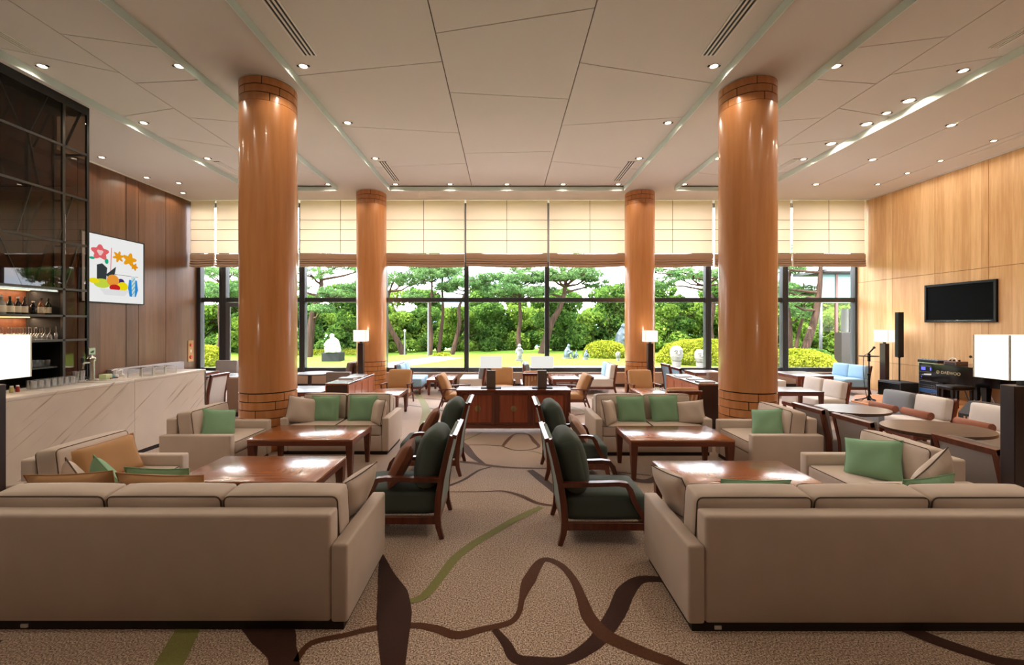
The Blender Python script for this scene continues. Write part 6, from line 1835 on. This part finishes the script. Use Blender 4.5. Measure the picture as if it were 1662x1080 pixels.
# broad-leaved trees: a few kinds, copied
proto = [broadleaf('dark broadleaf tree at the rear edge of the lawn', (0, 28, -0.2), 4.2, 2.1, M['leaf2'], 11000, 3),
         broadleaf('light green broadleaf tree at the rear edge of the lawn', (3, 28, -0.2), 3.6, 2.0, M['leaf1'], 11000, 5),
         broadleaf('large round broadleaf tree at the rear edge of the lawn', (6, 30, -0.2), 4.8, 2.6, M['leaf2'], 13000, 8),
         broadleaf('feathery light broadleaf tree at the rear edge of the lawn', (9, 30, -0.2), 4.0, 2.3, M['leaf1'], 12000, 11)]
spots = []
x = -21.0
k = 0
while x < 26:
    spots.append((x, 26.4 + (k % 3) * 0.9, k % 4, 0.78 + 0.22 * ((k * 7) % 5) / 4)); x += 2.0 + 0.5 * ((k * 3) % 3); k += 1
x = -28.0
while x < 34:
    spots.append((x, 33.0 + (k % 3) * 1.4, (k + 1) % 4, 1.12 + 0.25 * ((k * 5) % 4) / 3)); x += 3.0; k += 1
first = [True] * 4
for (x, y, pk, s_) in spots:
    s_ *= (0.84 if y > 32 else 0.80) if -9 * y / 33 < x < 6.5 * y / 33 else 0.92
    if first[pk]:
        o = proto[pk]; first[pk] = False
    else:
        o = dup(proto[pk], (0, 0, 0))
        if y > 32: o['label'] = o['label'].replace('at the rear edge of the lawn', 'in the second row of the wood')
        o.rotation_euler = (0, 0, random.uniform(0, 6.28))
    o.location = (x, y, gz(x, y) - 0.15)
    o.scale = (s_, s_, s_)
    if y > 32 : o['label'] = o['label'].replace('at the rear edge of the lawn', 'in the second row of the wood')
# low undergrowth in front of the wood
def mound(label, x, y, rx, ry, h, mat, n, group, size=0.05, name='clipped_hedge'):
    t = thing(name, label, 'hedge', (x, y, gz(x, y) - 0.06), 0, group)
    c = B()
    prof = [(1.0, 0.0), (1.03, 0.25), (0.97, 0.5), (0.82, 0.75), (0.5, 0.93), (0.02, 1.0)]
    c.lathe([(r_ * 0.96, z_ * 0.97) for r_, z_ in prof], 24)
    for v in c.bm.verts: v.co = (v.co.x * rx, v.co.y * ry, v.co.z * h)
    c.obj('inner_mass', M['hedge_core'], t, 60)
    a = RNG.uniform(0, 2 * PI, n); z = RNG.uniform(0, 1, n)
    rr = np.interp(z, [p[1] for p in prof], [p[0] for p in prof])
    wob = 1 + 0.03 * np.sin(5 * a) + 0.03 * np.sin(9 * a + z * 7)
    P = np.stack([rx * rr * wob * np.cos(a), ry * rr * wob * np.sin(a), h * z], axis=1)
    # more leaves on the flat top
    u = np.sqrt(RNG.uniform(0, 1, n)); b = RNG.uniform(0, 2 * PI, n)
    zt = np.interp(u, [p[0] for p in prof[::-1] if p[0] <= 1.0], [p[1] for p in prof[::-1] if p[0] <= 1.0])
    P2 = np.stack([rx * u * np.cos(b), ry * u * np.sin(b), h * zt], axis=1)
    P = np.concatenate([P, P2]) + RNG.normal(scale=0.02, size=(2 * n, 3))
    o = quads('leaves', leaf_quads(P, size, 0.6), mat, t); o['kind'] = 'stuff'
    return t
M['hedge_core'] = plain('hedge twigs', srgb(96, 104, 30), 0.95, var=0.2)
gh = 'clipped hedges on the lawn'
mound('clipped dome hedge behind the crouching figure', FX(985, 21.5), 21.8, 1.05, 0.9, 0.85, M['hedge'], 4500, gh)
mound('large clipped hedge behind the stone heads', FX(1150, 19), 19.4, 2.0, 1.0, 1.15, M['hedge'], 8000, gh)
mound('low spreading hedge under the leaning pine', FX(1300, 16), 16.4, 1.5, 0.9, 0.95, M['hedge'], 7000, gh)
mound('round hedge by the corner window on the bar side', FX(322, 19), 19.2, 1.0, 0.8, 0.95, M['hedge'], 5000, gh)
mound('long low hedge behind the white statue', FX(545, 24.5), 25.0, 2.6, 0.4, 0.38, M['hedge'], 4000, gh)
mound('tiny yellow ground cover patch at the foot of the slim pines', FX(718, 23), 23.0, 0.45, 0.35, 0.16, M['hedge'], 800, gh)
mound('dark shrub mass beside the glass building', FX(1335, 18), 18.6, 0.8, 0.6, 0.8, M['leaf2'], 4000, 'shrubs by the glass building', name='shrub')

# ------------------------------------------------------------------ sculptures
def skinny(name, parts, mat, parent):
    c = B()
    for pts, rad in parts: c.tube(pts, rad, 10)
    return c.obj(name, mat, parent, 70)
def remesh_fig(o, vox=0.05):
    md = o.modifiers.new('join', 'REMESH'); md.mode = 'VOXEL'; md.voxel_size = vox; md.use_smooth_shade = True
D = 21.0
x = FX(541, D); z = gz(x, D)
t = thing('garden_statue', 'white seated marble statue on a dark block on the lawn', 'statue', (x, D, FZ(582, D)))
B().box(-0.43, 0.43, -0.35, 0.35, -0.35, 0.29, 0.01, 1).obj('pedestal', plain('dark granite block', srgb(30, 31, 32), 0.6, spec=0.2), t, 0)
c = B()
c.lathe([(0.34, 0.29), (0.36, 0.40), (0.33, 0.60), (0.28, 0.78), (0.22, 0.92), (0.10, 1.0)], 18)
c.lathe([(0.02, 0.96), (0.09, 1.0), (0.115, 1.08), (0.10, 1.17), (0.03, 1.21)], 14, (-0.04, -0.06, 0))
c.tube([(-0.2, -0.05, 0.86), (-0.30, -0.22, 0.66), (-0.05, -0.34, 0.62)], [0.09, 0.085, 0.07], 10)
c.tube([(0.18, -0.05, 0.86), (0.30, -0.20, 0.70), (0.10, -0.34, 0.58)], [0.09, 0.085, 0.07], 10)
c.tube([(-0.15, -0.1, 0.5), (-0.17, -0.36, 0.52), (-0.16, -0.40, 0.30)], [0.14, 0.12, 0.09], 10)
c.tube([(0.15, -0.1, 0.5), (0.16, -0.36, 0.50), (0.14, -0.40, 0.30)], [0.14, 0.12, 0.09], 10)
c.lathe([(0.02, 0.56), (0.09, 0.60), (0.12, 0.70), (0.08, 0.80), (0.02, 0.84)], 12, (0.05, -0.30, 0))
o = c.obj('figure', M['whitestone'], t, 70); remesh_fig(o, 0.03)
def stone_head(label, px, py, D, h):
    x = FX(px, D)
    t = thing('stone_head', label, 'sculpture', (x, D, FZ(py, D)), 0, 'carved stone heads on the lawn')
    c = B()
    c.lathe([(0.20, -0.1), (0.30, 0.05), (0.40, 0.30), (0.42, 0.55), (0.38, 0.80), (0.24, 0.96), (0.05, 1.0)], 20)
    for v in c.bm.verts: v.co = (v.co.x * h, v.co.y * h * 0.9, v.co.z * h)
    c.tube([(0, -0.36 * h, 0.66 * h), (0, -0.44 * h, 0.48 * h), (0, -0.40 * h, 0.42 * h)], [0.04 * h, 0.07 * h, 0.06 * h], 8)
    for s_ in (-1, 1):
        c.tube([(s_ * 0.06 * h, -0.37 * h, 0.70 * h), (s_ * 0.16 * h, -0.36 * h, 0.74 * h), (s_ * 0.28 * h, -0.28 * h, 0.68 * h)], [0.03 * h, 0.045 * h, 0.03 * h], 8)
        c.lathe([(0.01, -0.05 * h), (0.055 * h, 0), (0.01, 0.05 * h)], 10, (s_ * 0.15 * h, -0.36 * h, 0.60 * h))
    c.tube([(-0.12 * h, -0.35 * h, 0.30 * h), (0, -0.40 * h, 0.31 * h), (0.12 * h, -0.35 * h, 0.30 * h)], [0.025 * h, 0.045 * h, 0.025 * h], 8)
    o = c.obj('carved_head', M['stone'], t, 70); remesh_fig(o, 0.025 * h)
    B().lathe([(0.26 * h, -0.25), (0.30 * h, -0.02)], 14).obj('base_stone', M['stone'], t)
stone_head('large carved stone head in front of the clipped hedge', 1098, 586, 17.8, 0.62)
stone_head('smaller weathered stone head next to the large one', 1136, 588, 17.6, 0.52)
stone_head('small round stone head beside the slender piano side column', 1003, 581, 20.0, 0.28)
def crouch(label, px, py, D, h, mat):
    t = thing('garden_figure', label, 'sculpture', (FX(px, D), D, FZ(py, D)), 0, 'small bronze and stone figures on the lawn')
    c = B()
    c.tube([(0, 0, -0.1), (-0.02, 0, 0.2), (0.02, 0, 0.5), (0.10, -0.02, 0.75)], [0.22, 0.24, 0.20, 0.12], 10)
    c.lathe([(0.02, 0.72), (0.10, 0.78), (0.12, 0.88), (0.03, 1.0)], 12, (0.12, -0.04, 0))
    c.tube([(0, -0.1, 0.25), (0.32, -0.16, 0.42), (0.40, -0.18, 0.05)], [0.13, 0.11, 0.09], 10)
    c.tube([(0.05, -0.1, 0.6), (0.28, -0.2, 0.42), (0.36, -0.2, 0.5)], [0.08, 0.07, 0.06], 8)
    for v in c.bm.verts: v.co = v.co * h
    o = c.obj('figure', mat, t, 70); remesh_fig(o, 0.03 * h)
    B().lathe([(0.3 * h, -0.3 if h < 1 else -0.9), (0.34 * h, 0.02)], 12).obj('base_stone', M['stone'], t)
crouch('bluish bronze figure sitting upright on the lawn', 920, 581, 21.0, 0.68, M['bronzefig'])
crouch('low reclining bluish bronze figure next to the seated one', 934, 581, 21.0, 0.36, M['bronzefig'])
crouch('small crouching bluish figure in front of the dome hedge', 950, 581, 20.5, 0.40, M['bronzefig'])
crouch('large bluish bronze figure rising beside the slender piano side column', 1007, 562, 23.5, 1.25, M['bronzefig'])
t = thing('garden_figure', 'small standing stone figure at the foot of the reddish pine', 'sculpture', (FX(843, 20), 20, FZ(584, 20)), 0, 'small bronze and stone figures on the lawn')
c = B()
c.lathe([(0.10, 0), (0.13, 0.2), (0.12, 0.4), (0.14, 0.5), (0.05, 0.58)], 14); c.lathe([(0.02, 0.56), (0.08, 0.60), (0.09, 0.66), (0.02, 0.74)], 12)
c.tube([(-0.13, 0, 0.48), (-0.16, -0.04, 0.28)], [0.045, 0.04], 8); c.tube([(0.13, 0, 0.48), (0.15, -0.06, 0.30)], [0.045, 0.04], 8)
o = c.obj('figure', M['stone'], t, 70); remesh_fig(o, 0.02)
B().box(-0.16, 0.16, -0.14, 0.14, -0.3, 0.03).obj('base_stone', M['stone'], t, 0)
# garden lamp posts
def lamp_post(label, px, D, h, arm):
    x = FX(px, D)
    t = thing('lamp_post', label, 'lamp post', (x, D, gz(x, D)), 0, 'garden lamp posts')
    B().tube([(0, 0, -0.1), (0, 0, h)], [0.05, 0.035], 10).obj('pole', M['door_frame'], t)
    if arm:
        B().tube([(0, 0, h - 0.05), (-0.2, 0, h + 0.06), (-0.42, 0, h + 0.02)], 0.02, 8).obj('arm', M['door_frame'], t)
        B().lathe([(0.04, 0.10), (0.16, 0.03), (0.17, 0), (0.02, -0.01)], 16, (-0.46, 0, h - 0.05)).obj('lamp_head', M['white_metal'], t)
    else:
        B().lathe([(0.05, 0), (0.07, 0.08), (0.03, 0.12)], 12, (0, 0, h)).obj('lamp_head', M['white_metal'], t)
lamp_post('tall garden lamp post with a dish head between the pines', 695, 22.6, 3.0, True)
lamp_post('thin short garden post at the edge of the wood', 657, 23.5, 1.3, False)

# ------------------------------------------------------------------ glass wing of the building on the right
t = thing('glass_pavilion', 'glass fronted wing of the building with a red-brown post beyond the maple wall', 'building', (13.2, 20.0, 0))
M['aquaglass'] = plain('aqua glass panel', srgb(76, 112, 110), 0.12, spec=0.6, var=0.10, scale=1.5)
M['darkpanel'] = plain('dark facade panel', srgb(40, 36, 34), 0.5, spec=0.2, var=0.08)
M['redpost'] = plain('red-brown steel post', srgb(92, 56, 48), 0.5)
gx = [FX(1332, 20) - 13.2, FX(1357, 20) - 13.2, FX(1400, 20) - 13.2, FX(1460, 20) - 13.2]
zr_ = [FZ(487, 20) - 0.1, FZ(445, 20)]
for k, (a, b) in enumerate(zip(gx, gx[1:])):
    B().box(a + 0.03, b - 0.03, -0.02, 0.02, FZ(487, 20), FZ(446, 20)).obj('upper_pane', M['aquaglass'], t, 0)
    B().box(a + 0.03, b - 0.03, -0.01, 0.01, 0.1, FZ(492, 20)).obj('lower_pane', M['pane'], t, 0)
for k, a in enumerate(gx):
    B().box(a - 0.05, a + 0.05, -0.05, 0.05, -0.3, FZ(446, 20)).obj('mullion', M['redpost'] if k == 1 else M['door_frame'], t, 0)
B().box(gx[0], gx[-1], -0.06, 0.06, FZ(492, 20), FZ(487, 20)).obj('transom', M['door_frame'], t, 0)
# slanting eave with slats
c = B()
B().box(gx[0] - 0.3, gx[-1] + 1, -0.8, 1.5, FZ(444, 20), FZ(440, 20)).obj('eave', M['door_frame'], t, 0)
for k in range(12):
    B().box(gx[0] - 0.3, gx[-1] + 1, -1.0 + 0.12 * k, -0.95 + 0.12 * k, FZ(446, 20), FZ(444, 20)).obj('eave_slat', M['darkpanel'], t, 0)
B().box(FX(1366, 19) - 13.2, FX(1420, 19) - 13.2, -1.0, -0.6, -0.3, FZ(540, 19)).obj('dark_cladding', M['darkpanel'], t, 0)
for px in (1371, 1382):
    B().lathe([(0.16, 0), (0.16, 2.6)], 16, (FX(px, 22) - 13.2, 2.0, 0)).obj('round_pillar', M['stone'], t)
# distant hills
V, Fc = [], []
for i in range(41):
    xx = -160 + 8 * i
    V.append((xx, 150, -10)); V.append((xx, 150 + 20, 6 + 4.0 * math.sin(i * 0.45) + 2.5 * math.sin(i * 1.1 + 1)))
for i in range(40): Fc.append((2 * i, 2 * i + 2, 2 * i + 3, 2 * i + 1))
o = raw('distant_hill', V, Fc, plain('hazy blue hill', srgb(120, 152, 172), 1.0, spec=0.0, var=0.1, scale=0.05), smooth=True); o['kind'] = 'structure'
